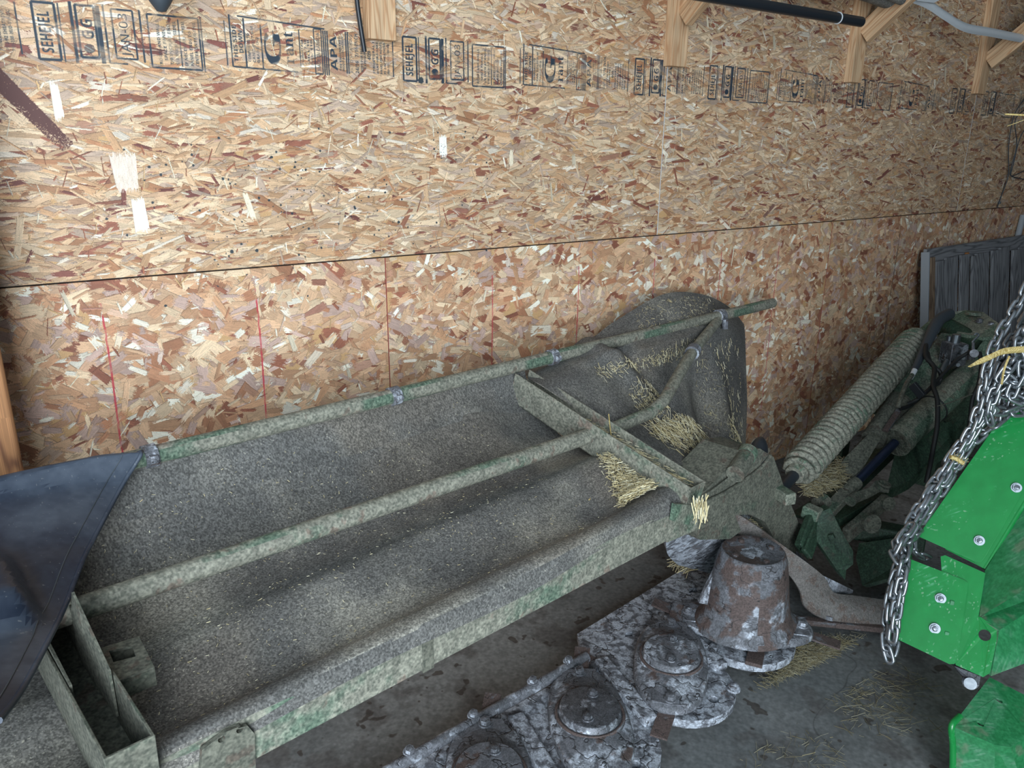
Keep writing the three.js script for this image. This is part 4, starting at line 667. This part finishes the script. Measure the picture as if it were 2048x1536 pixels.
  mp('hinge_slot', bar([-0.151, 0.272, 0.921], [-0.146, 0.282, 0.936], 0.014, 0.02, [0, 1, 0], 0.002), 'dark_green', undefined, hp);
  mp('grease_knob', cyl([-0.019, 0.313, 0.812], [0.019, 0.322, 0.815], 0.03, 0.03, 20), 'dust_grey', undefined, hp);
  const lk = mp('link_bar', [bar([0.03, 0.249, 0.857], [0.313, 0.286, 0.907], 0.05, 0.035, [0, 1, 0], 0.004)], 'dark_green', 'green lower link');
  mp('link_bar', [bar([-0.007, 0.225, 0.919], [0.244, 0.298, 0.952], 0.03, 0.06, [0, 1, 0], 0.008), cyl([0.091, 0.26, 0.953], [0.074, 0.267, 0.977], 0.035, 0.035, 18), cyl([0.218, 0.3, 0.955], [0.201, 0.306, 0.979], 0.026, 0.026, 16)], 'dust_grey', 'grey slotted link');
  mp('link_eye', [plate([[0.12, 0.341, 0.874], [0.187, 0.35, 0.905], [0.228, 0.367, 0.908], [0.264, 0.366, 0.927], [0.267, 0.353, 0.95], [0.24, 0.343, 0.958], [0.217, 0.346, 0.934], [0.163, 0.333, 0.918], [0.087, 0.313, 0.883]], [0, -0.012, 0]), ring([0.251, 0.356, 0.934], [0, 1, 0.2], 0.02, 0.006, 20, 6), cyl([0.108, 0.338, 0.893], [0.059, 0.331, 0.893], 0.02, 0.02, 14)], 'dust_grey', 'forged link eye', lk);
  mp('cross_tube', [bar([0.206, 0.157, 0.832], [0.301, 0.161, 1.093], 0.08, 0.07, [0, 1, 0], 0.01)], 'dark_green', 'dark green cross tube');
  mp('hitch_beam', [bar([1.063, 0.481, 0.812], [0.35, 0.175, 0.701], 0.10, 0.06, [0, 1, 0], 0.008), plate([[0.484, 0.402, 0.875], [0.697, 0.475, 0.901], [0.929, 0.462, 0.982], [0.775, 0.416, 1], [0.456, 0.318, 0.956], [0.326, 0.291, 0.917]], [0, -0.04, 0])], 'dark_green', 'dusky green hitch beam');
  mp('rear_shield', [plate([[1.215, 0.517, 0.797], [1.287, 0.613, 0.968], [1.156, 0.388, 1.083], [1.059, 0.303, 1.028], [1.118, 0.4, 0.827]], [0, 0, -0.012])], 'dark_green', 'dark green shield plate');
  mp('hitch_stand', [bar([0.55, 0.0, 0.62], [0.55, 0.36, 0.62], 0.07, 0.07, [0, 0, 1], 0.004), bx(0.44, 0.66, 0, 0.012, 0.5, 0.74)], 'dark_green');
  mp('hitch_stand', [bar([1.25, 0, 0.78], [1.25, 0.6, 0.78], 0.08, 0.08, [0, 0, 1], 0.004)], 'dark_green');
  mp('lower_shield', plate([[0.151, 0.135, 0.933], [0.194, 0.184, 1.04], [0.134, 0.126, 1.093], [0.055, 0.095, 1.09], [0.016, 0.047, 1.016], [0.094, 0.102, 0.951]], [0, 0, -0.02]), 'dark_green', 'dark guard flap');
}
// ---------------------------------------------------------------- black rubber sheet draped over the near end of the frame
{
  const c8 = Math.cos(8 * Math.PI / 180), s8 = Math.sin(8 * Math.PI / 180), W = (p) => [p[0] * c8 + p[2] * s8, p[1], -p[0] * s8 + p[2] * c8];
  const edge = [[-2.148, 0.934, 0.245], [-2.136, 0.947, 0.27], [-2.185, 0.899, 0.29], [-2.281, 0.865, 0.42], [-2.324, 0.857, 0.49], [-2.383, 0.842, 0.6], [-2.433, 0.855, 0.71], [-2.491, 0.878, 0.84], [-2.533, 0.92, 0.95]];
  const left = [[-2.85, 0.935, 0.17], [-2.85, 0.945, 0.205], [-2.87, 0.935, 0.29], [-2.9, 0.93, 0.42], [-2.9, 0.93, 0.49], [-2.9, 0.92, 0.60], [-2.9, 0.92, 0.71], [-2.9, 0.92, 0.84], [-2.9, 0.92, 0.95]];
  const net = edge.map((e, i) => [0, 0.25, 0.5, 0.75, 1].map((t) => L3(left[i], e, t)));
  const t = thing('rubber_sheet', 'shiny black rubber sheet draped over the near end of frame', 'rubber sheet', W([-2.5, 0.7, 0.5]));
  const fn = (s, t2) => { const p = sampleNet(net, s, t2); const bump = smooth(-2.415, -2.45, p[0]) * smooth(0.40, 0.56, p[2]) * smooth(0.675, 0.615, p[2]); p[1] += 0.05 * bump + 0.006 * Math.sin(p[0] * 14 + p[2] * 9) * (1 - t2) - 0.012 * smooth(0.86, 1, t2); return W(p); };
  const sh = part(t, 'sheet', sheet(fn, 70, 70, 0.004), mats.rubber);
  const hem = []; for (let k = 0; k <= 26; k++) { const q = fn(k / 26, 0.995); hem.push(q); }
  part(t, 'hem', pipe(hem, 0.0045, 90, 8), mats.rubber, 'rolled hem');
  const st = []; for (let k = 0; k <= 26; k++) { const q = fn(k / 26, 0.93); st.push([q[0], q[1] + 0.0005, q[2]]); }
  part(t, 'stitch_line', pipe(st, 0.0012, 90, 5), mats.grey_boot);
}
// ---------------------------------------------------------------- straw
const STRAWC = [[0.60, 0.50, 0.26], [0.72, 0.63, 0.38], [0.50, 0.42, 0.24], [0.62, 0.58, 0.42], [0.40, 0.34, 0.20], [0.78, 0.72, 0.50]];
function strawGeo(seed, n, place, len, r, tone = 1) {  // place(rnd) -> {p, dir}
  const q = rng(seed), pos = [], col = [];
  for (let i = 0; i < n; i++) {
    const { p, dir } = place(q), d = V3(dir).normalize(), L = lerp(len[0], len[1], Math.pow(q(), 1.6)), rr = r * (0.6 + 0.8 * q());
    const s = new THREE.Vector3(d.y, d.z, d.x).cross(d).normalize(), u = s.clone().cross(d), sag = (q() - 0.5) * 0.12 * L, c = STRAWC[(q() * STRAWC.length) | 0], k = (0.75 + 0.4 * q()) * tone;
    const P = (t, a) => V3(p).addScaledVector(d, (t - 0.5) * L).addScaledVector(u, sag * (t - 0.5) * (t - 0.5) * 4).addScaledVector(s, Math.cos(a) * rr).addScaledVector(u, Math.sin(a) * rr);
    for (const [t0, t1] of [[0, 0.5], [0.5, 1]]) for (let e = 0; e < 3; e++) { const a0 = e * 2.0944, a1 = a0 + 2.0944, A = P(t0, a0), B = P(t0, a1), C = P(t1, a0), D = P(t1, a1); for (const v of [A, C, B, B, C, D]) { pos.push(v.x, v.y, v.z); col.push(c[0] * k, c[1] * k, c[2] * k); } }
  }
  const g = new THREE.BufferGeometry(); g.setAttribute('position', new THREE.Float32BufferAttribute(pos, 3)); g.setAttribute('color', new THREE.Float32BufferAttribute(col, 3)); g.computeVertexNormals(); return g;
}
function straw(name, label, geo, category = 'straw') { geo.computeBoundingBox(); const b = geo.boundingBox, c = [(b.min.x + b.max.x) / 2, b.min.y, (b.min.z + b.max.z) / 2]; geo.translate(-c[0], -c[1], -c[2]); const m = new THREE.Mesh(geo, mats.straw); m.position.set(...c); m.name = numbered(name); m.userData = { label, category, kind: 'stuff' }; m.castShadow = m.receiveShadow = true; scene.add(m); return m; }
// a pile between three or four corner points, heaped by h
function pile(corners, h, flat = 0.35) { const C = corners.map(V3); return (q) => { let w = C.map(() => -Math.log(q() + 1e-6)); const t = w.reduce((a, b) => a + b); const p = new THREE.Vector3(); C.forEach((c, i) => p.addScaledVector(c, w[i] / t)); const m = C.length * Math.min(...w) / t; p.y += h * m * q() + 0.003; const a = q() * 6.283; return { p, dir: [Math.cos(a), (q() - 0.5) * flat, Math.sin(a)] }; }; }
// straw strewn on the canvas: places in the cloth's own surface coordinates, resting on it
function strewn(at, s0, s1, t0, t1, h, shape = () => 1, lift = 0.006) {
  const c8 = Math.cos(mower.rotation.y), s8 = Math.sin(mower.rotation.y);
  return (q) => {
    let s, t; do { s = lerp(s0, s1, q()); t = lerp(t0, t1, q()); } while (q() > shape((s - s0) / (s1 - s0), (t - t0) / (t1 - t0)));
    const k = shape((s - s0) / (s1 - s0), (t - t0) / (t1 - t0)), p = V3(at(s, t)), a = V3(at(s + 0.01, t)).sub(p).normalize(), b = V3(at(s, t + 0.01)).sub(p).normalize(), n = b.clone().cross(a); if (n.y < 0) n.multiplyScalar(-1); n.normalize();
    const w = q() * 6.283, d = a.multiplyScalar(Math.cos(w)).addScaledVector(b, Math.sin(w)).addScaledVector(n, (q() - 0.4) * 0.14); p.addScaledVector(n, lift + h * k * q());
    const W = (v) => new THREE.Vector3(v.x * c8 + v.z * s8, v.y, -v.x * s8 + v.z * c8); return { p: W(p), dir: W(d) };
  };
}
const round = (x, y) => Math.max(0, 1 - Math.pow(2 * x - 1, 2) - Math.pow(2 * y - 1, 2)), even = (x, y) => 0.25 + 0.75 * fbm(x, y, 6, 3, 5);
straw('chaff_pile', 'wedge of pale chaff heaped against the cross channel on canvas', strawGeo(1, 1500, strewn(coverAt, 0.50, 0.80, 0.86, 0.952, 0.025, (x, y) => smooth(0.95, 1.25, y + x)), [0.005, 0.026], 0.0008, 1.1));
straw('chaff_pile', 'straw heap lying under the bent tube in the canvas fold', strawGeo(2, 800, strewn(foldAt, 0.68, 0.95, 0.20, 0.52, 0.035, (x, y) => round(x, y) * smooth(0.9, 0.3, Math.abs(x - y))), [0.008, 0.055], 0.0008, 1.1));
straw('chaff_pile', 'small straw drift in canvas crease beside the bent tube', strawGeo(3, 380, strewn(foldAt, 0.46, 0.72, 0.27, 0.42, 0.012, round), [0.006, 0.026], 0.0007, 1.1));
straw('chaff_scatter', 'fine straw bits strewn over the bunched canvas right of tube', strawGeo(4, 300, strewn(foldAt, 0.28, 0.85, 0.62, 0.90, 0.004, even), [0.005, 0.03], 0.0006, 1.15));
straw('chaff_scatter', 'line of straw bits on the upper canvas behind the rear tube', strawGeo(5, 380, strewn(foldAt, 0.04, 0.18, 0.40, 0.74, 0.003, even), [0.004, 0.022], 0.0006, 1.2));
straw('chaff_scatter', 'streak of yellow straw below the rear tube on canvas', strawGeo(6, 420, strewn(foldAt, 0.24, 0.46, 0.20, 0.62, 0.004, (x, y) => smooth(0.34, 0.0, Math.abs(x - 0.75 + 0.55 * y)) * even(x, y)), [0.004, 0.028], 0.0006, 1.2));
straw('chaff_scatter', 'narrow straw drift at lower right canvas corner', strawGeo(7, 140, strewn(foldAt, 0.78, 0.98, 0.70, 0.76, 0.006, round), [0.005, 0.026], 0.0008, 1.1));
straw('chaff_scatter', 'pale chaff specks strewn thinly over the wide canvas cover', strawGeo(17, 900, strewn(coverAt, 0.10, 0.80, 0.22, 0.84, 0.001, even, 0.003), [0.0015, 0.008], 0.0005, 1.25));
straw('channel_straw', 'straw lodged in the cross channel groove', strawGeo(8, 260, (q) => { const t = lerp(0.42, 0.97, q()), c8 = Math.cos(mower.rotation.y), s8 = Math.sin(mower.rotation.y), u = -0.985 + (q() - 0.5) * 0.03, y = lerp(0.886, 0.722, t) - 0.03 * q() - 0.01, v = lerp(0.24, 0.905, t); return { p: [u * c8 + v * s8, y, -u * s8 + v * c8], dir: [0.14 + 0.12 * (q() - 0.5), -0.05 + 0.1 * q(), 1] }; }, [0.008, 0.04], 0.0009, 0.95));
straw('straw_tuft', 'small tuft of yellow straw hanging under the channel end', strawGeo(9, 46, (q) => ({ p: V3([-0.912, 0.694, 1.098]).add(new THREE.Vector3((q() - 0.5) * 0.04, (q() - 0.5) * 0.03, (q() - 0.5) * 0.03)), dir: [(q() - 0.5) * 0.8, -1, (q() - 0.5) * 0.5] }), [0.02, 0.07], 0.0012, 1.15));
straw('straw_tuft', 'tuft of dry grass on the crusted cutterbar edge', strawGeo(10, 130, (q) => ({ p: V3([-0.356, 0.12, 0.605]).add(new THREE.Vector3((q() - 0.5) * 0.10, q() * 0.03, (q() - 0.5) * 0.09)), dir: [q() - 0.3, 0.5 * q(), q() - 0.2] }), [0.03, 0.10], 0.0010, 0.9));
straw('straw_nest', 'straw nest packed beneath the coil spring, darkened for shade', strawGeo(11, 1100, pile([[0.038, 0.409, 0.756], [0.454, 0.401, 0.695], [0.328, 0.357, 0.815], [0.071, 0.34, 0.806], [0.011, 0.356, 0.783]], 0.07, 0.8), [0.02, 0.09], 0.0009, 0.6));  // straw colour darkened to stand for the shade under the spring
straw('straw_nest', 'tangled hay inside the opening of the gear housing', strawGeo(12, 360, pile([[-0.357, 0.397, 0.818], [-0.105, 0.271, 0.762], [-0.025, 0.15, 0.751], [-0.294, 0.309, 0.809]], 0.03, 0.8), [0.02, 0.06], 0.0010, 0.7));
const drift = (x0, x1, z0, z1, seed, cut) => (q) => { let x, z; do { x = lerp(x0, x1, q()); z = lerp(z0, z1, q()); } while (fbm((x + 5) / 8, (z + 5) / 8, 24, 4, seed) < cut + 0.12 * q()); const a = q() * 6.283; return { p: [x, 0.003 + 0.004 * q(), z], dir: [Math.cos(a), 0.03 * (q() - 0.5), Math.sin(a)] }; };
straw('floor_straw', 'mat of grey straw on the floor along the cutterbar lobes', strawGeo(13, 1300, pile([[-0.229, 0.004, 0.981], [-0.005, 0.004, 1.135], [-0.184, 0.004, 1.137], [-0.494, 0.004, 1.117], [-0.658, 0.004, 1.098]], 0.004, 0.05), [0.008, 0.06], 0.0007, 0.5));
straw('floor_straw', 'loose straw drift on the floor below the green implement', strawGeo(14, 520, drift(-0.85, -0.1, 1.25, 2.0, 3, 0.5), [0.008, 0.06], 0.0006, 0.4));
straw('floor_straw', 'sparse straw bits strewn over the open floor', strawGeo(15, 300, drift(-1.7, -0.85, 1.15, 2.0, 8, 0.46), [0.004, 0.03], 0.0007, 0.7));
{
  const long = (label, pts, r) => { const t = thing('straw_stalk', label, 'straw', pts[0]); part(t, 'stalk', pipe(pts, r, 16, 6), mats.straw_stalk); };
  long('long pale straw stalk leaning across canvas beside the channel', [[-0.922, 0.742, 0.695], [-0.927, 0.703, 0.746], [-0.933, 0.669, 0.798], [-0.93, 0.642, 0.848]], 0.003);
  long('thin straw standing up from the channel groove', [[-0.921, 0.851, 0.756], [-0.884, 0.773, 0.73], [-0.888, 0.727, 0.751], [-0.911, 0.697, 0.795]], 0.0016);
  long('short yellow straw lying on dusty canvas left of the wedge', [[-1.091, 0.684, 0.88], [-1.007, 0.677, 0.828]], 0.0018);
}
// ---------------------------------------------------------------- bright green implement at right
{
  const base = [-0.235, 0, 1.581];
  const t = thing('green_implement', 'bright green implement frame with bolted plates at right edge', 'implement', base);
  const ip = (name, geo, m, label, parent) => part(t, name, geo, mats[m], label, parent);
  // arm: flat top plate with two bolts over a lap with a rolled edge, then the scuffed side
  const A = [-0.271, 0.533, 1.337], nrm = V3([-0.357, 0.577, 1.376]).sub(V3(A)).normalize(), inw = nrm.clone().multiplyScalar(-0.005).toArray();
  const top = ip('arm_plate', plate([A, [-0.238, 0.509, 1.479], [-0.231, 0.512, 1.491], [-0.218, 0.525, 1.493], [-0.073, 0.684, 1.498], [0.083, 0.854, 1.506], [0.027, 0.848, 1.374]], inw), 'enamel_green', 'smooth bright green arm plate');
  for (const p of [[-0.203, 0.556, 1.465], [-0.079, 0.686, 1.481]]) ip('arm_bolt', hexBolt(p, nrm.toArray(), 0.0105, 0.009), 'steel', 'zinc flange bolt', top);
  const lap = ip('arm_lap', plate([[-0.251, 0.517, 1.405], [-0.232, 0.498, 1.499], [-0.082, 0.66, 1.507], [0.086, 0.842, 1.519], [0.044, 0.83, 1.439]], inw), 'enamel_green', undefined);
  ip('rolled_edge', pipe([[-0.227, 0.494, 1.499], [0.089, 0.836, 1.519]], 0.007, 2, 12), 'enamel_green', undefined, lap);
  ip('arm_side', plate([[-0.24, 0.496, 1.507], [-0.079, 0.642, 1.509], [0.115, 0.82, 1.513], [-0.198, 0.594, 1.672], [-0.273, 0.505, 1.614], [-0.343, 0.42, 1.554]], [0.004, -0.002, -0.003]), 'scuffed_green', 'scuffed green arm side');
  ip('arm_back', plate([[-0.264, 0.531, 1.337], [0.032, 0.845, 1.373], [0.145, 0.811, 1.33], [-0.226, 0.512, 1.32]], [0.004, 0, 0.003]), 'scuffed_green');
  // end plates
  const fn = V3([-0.431, 0.542, 1.39]).sub(V3([-0.345, 0.496, 1.35])).normalize(), fin = fn.clone().multiplyScalar(-0.006).toArray();
  const ep = ip('end_plate', plate([[-0.292, 0.512, 1.414], [-0.284, 0.517, 1.421], [-0.262, 0.502, 1.517], [-0.337, 0.419, 1.55], [-0.331, 0.406, 1.599], [-0.407, 0.324, 1.626], [-0.421, 0.313, 1.618], [-0.438, 0.319, 1.559], [-0.386, 0.394, 1.493]], fin, [circle3([-0.358, 0.387, 1.58], fn.toArray(), 0.014, 18)]), 'enamel_green', 'green end plate with round hole');
  const fp = ip('front_plate', plate([[-0.345, 0.496, 1.35], [-0.306, 0.482, 1.485], [-0.305, 0.478, 1.498], [-0.316, 0.465, 1.507], [-0.433, 0.334, 1.558], [-0.444, 0.324, 1.558], [-0.451, 0.321, 1.549], [-0.482, 0.336, 1.427]], fin), 'enamel_green', 'bolted bright green front plate');
  ip('plate_flange', plate([[-0.345, 0.496, 1.35], [-0.482, 0.336, 1.427], [-0.439, 0.312, 1.411], [-0.283, 0.476, 1.333]], [0.003, 0, 0.002]), 'enamel_green', undefined, fp);
  for (const p of [[-0.365, 0.435, 1.464], [-0.418, 0.377, 1.486]]) ip('plate_bolt', hexBolt(p, fn.toArray(), 0.0105, 0.009), 'steel', 'zinc flange bolt', fp);
  for (const p of [[-0.356, 0.429, 1.49], [-0.409, 0.369, 1.513]]) { const c = V3(p), d = new THREE.Vector3(0, 1, 0).addScaledVector(fn, -fn.y).normalize(); ip('slot', bar(c.clone().addScaledVector(d, -0.009), c.clone().addScaledVector(d, 0.009), 0.011, 0.0075, fn.toArray(), 0.002), 'scuffed_green', undefined, fp); }
  // beam under the arm, cross shaft with pin
  const ledge = ip('frame_ledge', plate([[-0.339, 0.414, 1.552], [-0.152, 0.472, 1.586], [0.015, 0.529, 1.618], [-0.055, 0.472, 1.655], [-0.228, 0.435, 1.623], [-0.337, 0.406, 1.602]], [0, -0.012, 0]), 'scuffed_green', 'ledge covered in chaff');
  ip('frame_beam', [plate([[-0.337, 0.406, 1.602], [-0.228, 0.435, 1.623], [-0.055, 0.472, 1.655], [-0.148, 0.35, 1.712], [-0.291, 0.335, 1.668], [-0.402, 0.314, 1.628]], [0.01, -0.002, -0.02])], 'scuffed_green', 'lower frame beam');
  ip('shaft', cyl([-0.251, 0.196, 1.53], [-0.384, 0.257, 1.58], 0.02, 0.019, 20), 'dull_steel');
  ip('shaft_pin', cyl([-0.373, 0.252, 1.577], [-0.399, 0.263, 1.586], 0.015, 0.0148, 24), 'galvanised', 'round zinc pin end');
  ip('shaft_bracket', plate([[-0.411, 0.296, 1.546], [-0.38, 0.285, 1.598], [-0.377, 0.254, 1.599], [-0.382, 0.253, 1.57]], [0.02, -0.002, -0.03]), 'dull_steel');
  // lower foot: flat top with two holes, rounded edge, front face
  const T3 = [-0.527, 0.213, 1.611];
  const lb = ip('foot_plate', plate([[-0.331, 0.263, 1.602], [-0.298, 0.242, 1.777], [-0.411, 0.22, 1.738], [-0.475, 0.207, 1.723], [-0.496, 0.206, 1.699], T3], [0, -0.006, 0], [circle3([-0.377, 0.244, 1.648], [0, 1, 0.2], 0.0065, 12, 1.4), circle3([-0.47, 0.22, 1.65], [0, 1, 0.2], 0.0065, 12, 1.4)]), 'scuffed_green', 'green foot plate with two holes');
  const drop = (p, y, dz = 0, dx = 0) => [p[0] + dx, y, p[2] + dz];
  const fa = [-0.521, 0.208, 1.61], fb = [-0.491, 0.201, 1.698], fc = [-0.47, 0.202, 1.722], fd = [-0.406, 0.216, 1.737], fe = [-0.293, 0.238, 1.776];
  ip('foot_front', plate([fa, fb, drop(fb, 0.0, 0.03), drop(fa, 0.0, 0.03)], [0.002, 0, -0.005]), 'scuffed_green', undefined, lb);
  ip('foot_front', plate([fb, fc, fd, drop(fd, 0.0, 0.05), drop(fb, 0.0, 0.03)], [0.002, 0, -0.005]), 'scuffed_green', undefined, lb);
  ip('foot_front', plate([fd, fe, drop(fe, 0.0, 0.05), drop(fd, 0.0, 0.05)], [0.002, 0, -0.005]), 'scuffed_green', undefined, lb);
  ip('foot_edge', pipe([[-0.487, 0.223, 1.61], T3, drop(fa, T3[1] * 0.75, 0.010), drop(fa, T3[1] * 0.4, 0.022), drop(fa, 0.008, 0.03)], 0.008, 30, 10), 'enamel_green', 'rounded bright edge', lb);
  const g0 = [-0.325, 0.258, 1.6]; ip('foot_back', plate([g0, fa, drop(fa, 0.0, 0.03), drop(g0, 0.0)], [0.005, 0, 0.002]), 'dark_green', undefined, lb);
  // unseen implement body, out of view, sized to shade the floor at lower right
  const off2 = [0.225, 0.467, 1.791];
  ip('unseen_body', [bx(off2[0] - 0.10, off2[0] + 1.2, 0.0, 0.95, off2[2] - 0.15, off2[2] + 1.5, 0.01)], 'scuffed_green', 'unseen implement body that shades the floor');
  ip('chain_post', [bar([off2[0] - 0.06, 0.3, off2[2] - 0.1], [off2[0] - 0.06, 1.5, off2[2] - 0.1], 0.07, 0.07, [0, 0, 1], 0.004), bar([0.101, 1.229, 1.414], [off2[0] - 0.06, 1.42, off2[2] - 0.1], 0.04, 0.04, [0, 1, 0], 0.004)], 'scuffed_green');
  ip('side_shield', plate([[0.181, 0.789, 1.304], [0.225, 0.83, 1.294], [0.46, 0.969, 1.357], [0.359, 0.794, 1.428], [0.197, 0.774, 1.359]], [0.004, -0.004, -0.004]), 'enamel_green');
}
// ---------------------------------------------------------------- chains hanging over the green arm
{
  const link = (() => { const s = [], a = 0.0118, r = 0.0115; for (let k = 0; k < 16; k++) { const w = k / 16 * 2 * Math.PI; s.push(new THREE.Vector3(Math.sin(w) * r, 0, Math.cos(w) * r + (Math.cos(w) > 0.01 ? a : Math.cos(w) < -0.01 ? -a : 0))); } return new THREE.TubeGeometry(new THREE.CatmullRomCurve3(s, true, 'catmullrom', 0.5), 20, 0.0052, 6, true); })();
  const pitch = 0.031;
  const o = thing('steel_chain', 'long tangled galvanised steel chain hanging along the green arm', 'chain', [-0.508, 0.294, 1.427]);
  function strand(pts, twist = 0, seed = 1) {
    const q = rng(seed), c = new THREE.CatmullRomCurve3(pts.map(V3)), L = c.getLength(), n = Math.floor(L / pitch);
    for (let i = 0; i < n; i++) {
      const u = (i + 0.5) * pitch / L, p = c.getPointAt(u), d = c.getTangentAt(u), m = new THREE.Mesh(link, mats.galvanised); m.name = 'link'; m.castShadow = m.receiveShadow = true;
      const up = Math.abs(d.y) > 0.9 ? new THREE.Vector3(1, 0, 0) : new THREE.Vector3(0, 1, 0), x = up.clone().cross(d).normalize(), y = d.clone().cross(x);
      const a = (i % 2) * Math.PI / 2 + 0.5 + twist * i + (q() - 0.5) * 0.4, X = x.clone().multiplyScalar(Math.cos(a)).addScaledVector(y, Math.sin(a)), Y = d.clone().cross(X);
      m.matrix.makeBasis(X, Y, d).setPosition(p.clone().sub(V3(o.base))); m.matrix.decompose(m.position, m.quaternion, m.scale); o.add(m);
    }
  }
  strand([[0.074, 1.3, 1.368], [0.003, 1.176, 1.365], [-0.068, 1.07, 1.355], [-0.104, 0.988, 1.36], [-0.117, 0.913, 1.367], [-0.135, 0.825, 1.362], [-0.185, 0.731, 1.349], [-0.252, 0.653, 1.344], [-0.324, 0.586, 1.344], [-0.37, 0.536, 1.343], [-0.394, 0.491, 1.355], [-0.432, 0.419, 1.369], [-0.471, 0.36, 1.389], [-0.499, 0.322, 1.409], [-0.508, 0.294, 1.427], [-0.482, 0.322, 1.421], [-0.457, 0.385, 1.402], [-0.426, 0.456, 1.385], [-0.4, 0.508, 1.37]], 0.02, 3);
  strand([[0.145, 1.274, 1.364], [0.059, 1.13, 1.371], [-0.028, 1.042, 1.368], [-0.067, 0.96, 1.372], [-0.066, 0.884, 1.375], [-0.081, 0.831, 1.359], [-0.121, 0.757, 1.346], [-0.191, 0.678, 1.339], [-0.264, 0.614, 1.337], [-0.337, 0.565, 1.343], [-0.376, 0.53, 1.353], [-0.431, 0.487, 1.382], [-0.469, 0.41, 1.397], [-0.495, 0.357, 1.412]], 0.25, 4);
  strand([[0.044, 0.881, 1.39], [-0.009, 0.826, 1.373], [-0.066, 0.78, 1.351], [-0.132, 0.71, 1.343], [-0.199, 0.635, 1.337], [-0.26, 0.568, 1.332], [-0.308, 0.529, 1.338], [-0.273, 0.486, 1.341], [-0.22, 0.452, 1.353]], 0.5, 5);
  strand([[-0.016, 0.997, 1.368], [-0.069, 0.92, 1.372], [-0.107, 0.843, 1.361], [-0.155, 0.765, 1.344], [-0.205, 0.698, 1.334], [-0.277, 0.635, 1.333], [-0.342, 0.575, 1.335], [-0.378, 0.541, 1.336], [-0.395, 0.52, 1.357]], 0.7, 7);
  strand([[0.038, 1.045, 1.362], [-0.026, 1.013, 1.367], [-0.005, 0.996, 1.402], [0.027, 0.971, 1.421], [-0.045, 0.959, 1.4], [-0.062, 0.934, 1.385], [-0.023, 0.924, 1.417], [0.042, 0.935, 1.42], [-0.001, 0.886, 1.408], [-0.037, 0.872, 1.388], [-0.074, 0.888, 1.368], [-0.084, 0.94, 1.354], [-0.056, 0.993, 1.354], [0.035, 1.029, 1.353], [0.108, 1.038, 1.376], [0.075, 1.097, 1.356], [0.113, 1.15, 1.363]], 0.3, 6);
  strand([[0.044, 1.236, 1.423], [-0.014, 1.131, 1.408], [-0.054, 1.067, 1.404], [-0.045, 1, 1.423], [-0.067, 0.933, 1.42], [-0.039, 0.92, 1.445], [0.023, 0.97, 1.458]], 0.2, 8);
  strand([[-0.268, 0.547, 1.334], [-0.35, 0.549, 1.352], [-0.4, 0.533, 1.374], [-0.443, 0.497, 1.396], [-0.473, 0.44, 1.408], [-0.498, 0.396, 1.421], [-0.512, 0.346, 1.429]], 0.1, 11);
  strand([[-0.357, 0.6, 1.354], [-0.404, 0.571, 1.357], [-0.424, 0.532, 1.357], [-0.436, 0.517, 1.38], [-0.444, 0.474, 1.378], [-0.472, 0.429, 1.388], [-0.494, 0.384, 1.402]], 0.2, 12);
  strand([[0.095, 1.117, 1.401], [0.007, 1.078, 1.404], [-0.032, 1.031, 1.395], [-0.074, 0.982, 1.396], [-0.043, 0.969, 1.423], [0.006, 1.008, 1.43], [-0.015, 1.042, 1.403], [-0.075, 1.005, 1.4], [-0.096, 0.958, 1.39], [-0.107, 0.866, 1.391], [-0.08, 0.842, 1.407]], 0.4, 9);
  strand([[0.115, 1.027, 1.398], [0.061, 1.008, 1.38], [0.013, 0.968, 1.374], [0.036, 0.928, 1.405], [0.07, 0.896, 1.428], [0.025, 0.863, 1.409], [0.001, 0.895, 1.38], [-0.009, 0.838, 1.382], [-0.057, 0.812, 1.371]], 0.35, 10);
  const k = thing('yellow_straw', 'broad yellow straw blade lying across the hanging chains', 'straw', [-0.15, 1.057, 1.391]);
  const mid = [[-0.266, 1.035, 1.381], [-0.211, 1.054, 1.401], [-0.16, 1.069, 1.418], [-0.085, 1.072, 1.457]];
  part(k, 'blade', sheet((s, t2) => { const p = sampleNet([mid, mid], 0, t2), w = 0.008 * smooth(0, 0.25, t2); return [p[0], p[1] + (s - 0.5) * 2 * w, p[2] + 0.006 * Math.sin(s * 3.14)]; }, 24, 8, 0.001), mats.straw_stalk);
  part(k, 'stem', pipe([[-0.154, 1.056, 1.427], [-0.171, 1.022, 1.428], [-0.16, 0.981, 1.425]], 0.003, 10, 6), mats.straw_stalk);
  const e = thing('seed_head', 'small pale bristly seed head caught on the chain edge', 'seed head', [-0.209, 0.763, 1.371]);
  part(e, 'head', [pipe([[-0.221, 0.768, 1.36], [-0.209, 0.763, 1.371], [-0.195, 0.752, 1.385]], 0.006, 8, 8), ...Array.from({ length: 26 }, (_, i) => { const f = i / 26, c = L3([-0.221, 0.768, 1.36], [-0.195, 0.752, 1.385], f), a = i * 2.4; return pipe([c, [c[0] + 0.012 + 0.003 * Math.cos(a), c[1] + 0.014 * Math.sin(a), c[2] + 0.014 * Math.cos(a)]], 0.0006, 1, 4); })], mats.straw_stalk);
  const y = thing('yellow_straw', 'yellow straw blade sticking in from the upper right edge', 'straw', [-0.154, 1.648, 1.332]);
  part(y, 'blade', bar([-0.174, 1.649, 1.317], [-0.114, 1.646, 1.361], 0.006, 0.004, [0, 1, 0], 0.001), mats.straw_stalk);
  part(y, 'stem', pipe([[-0.174, 1.621, 1.327], [-0.114, 1.646, 1.361]], 0.0008, 2, 5), mats.straw_stalk);
}

renderer.render(scene, camera);
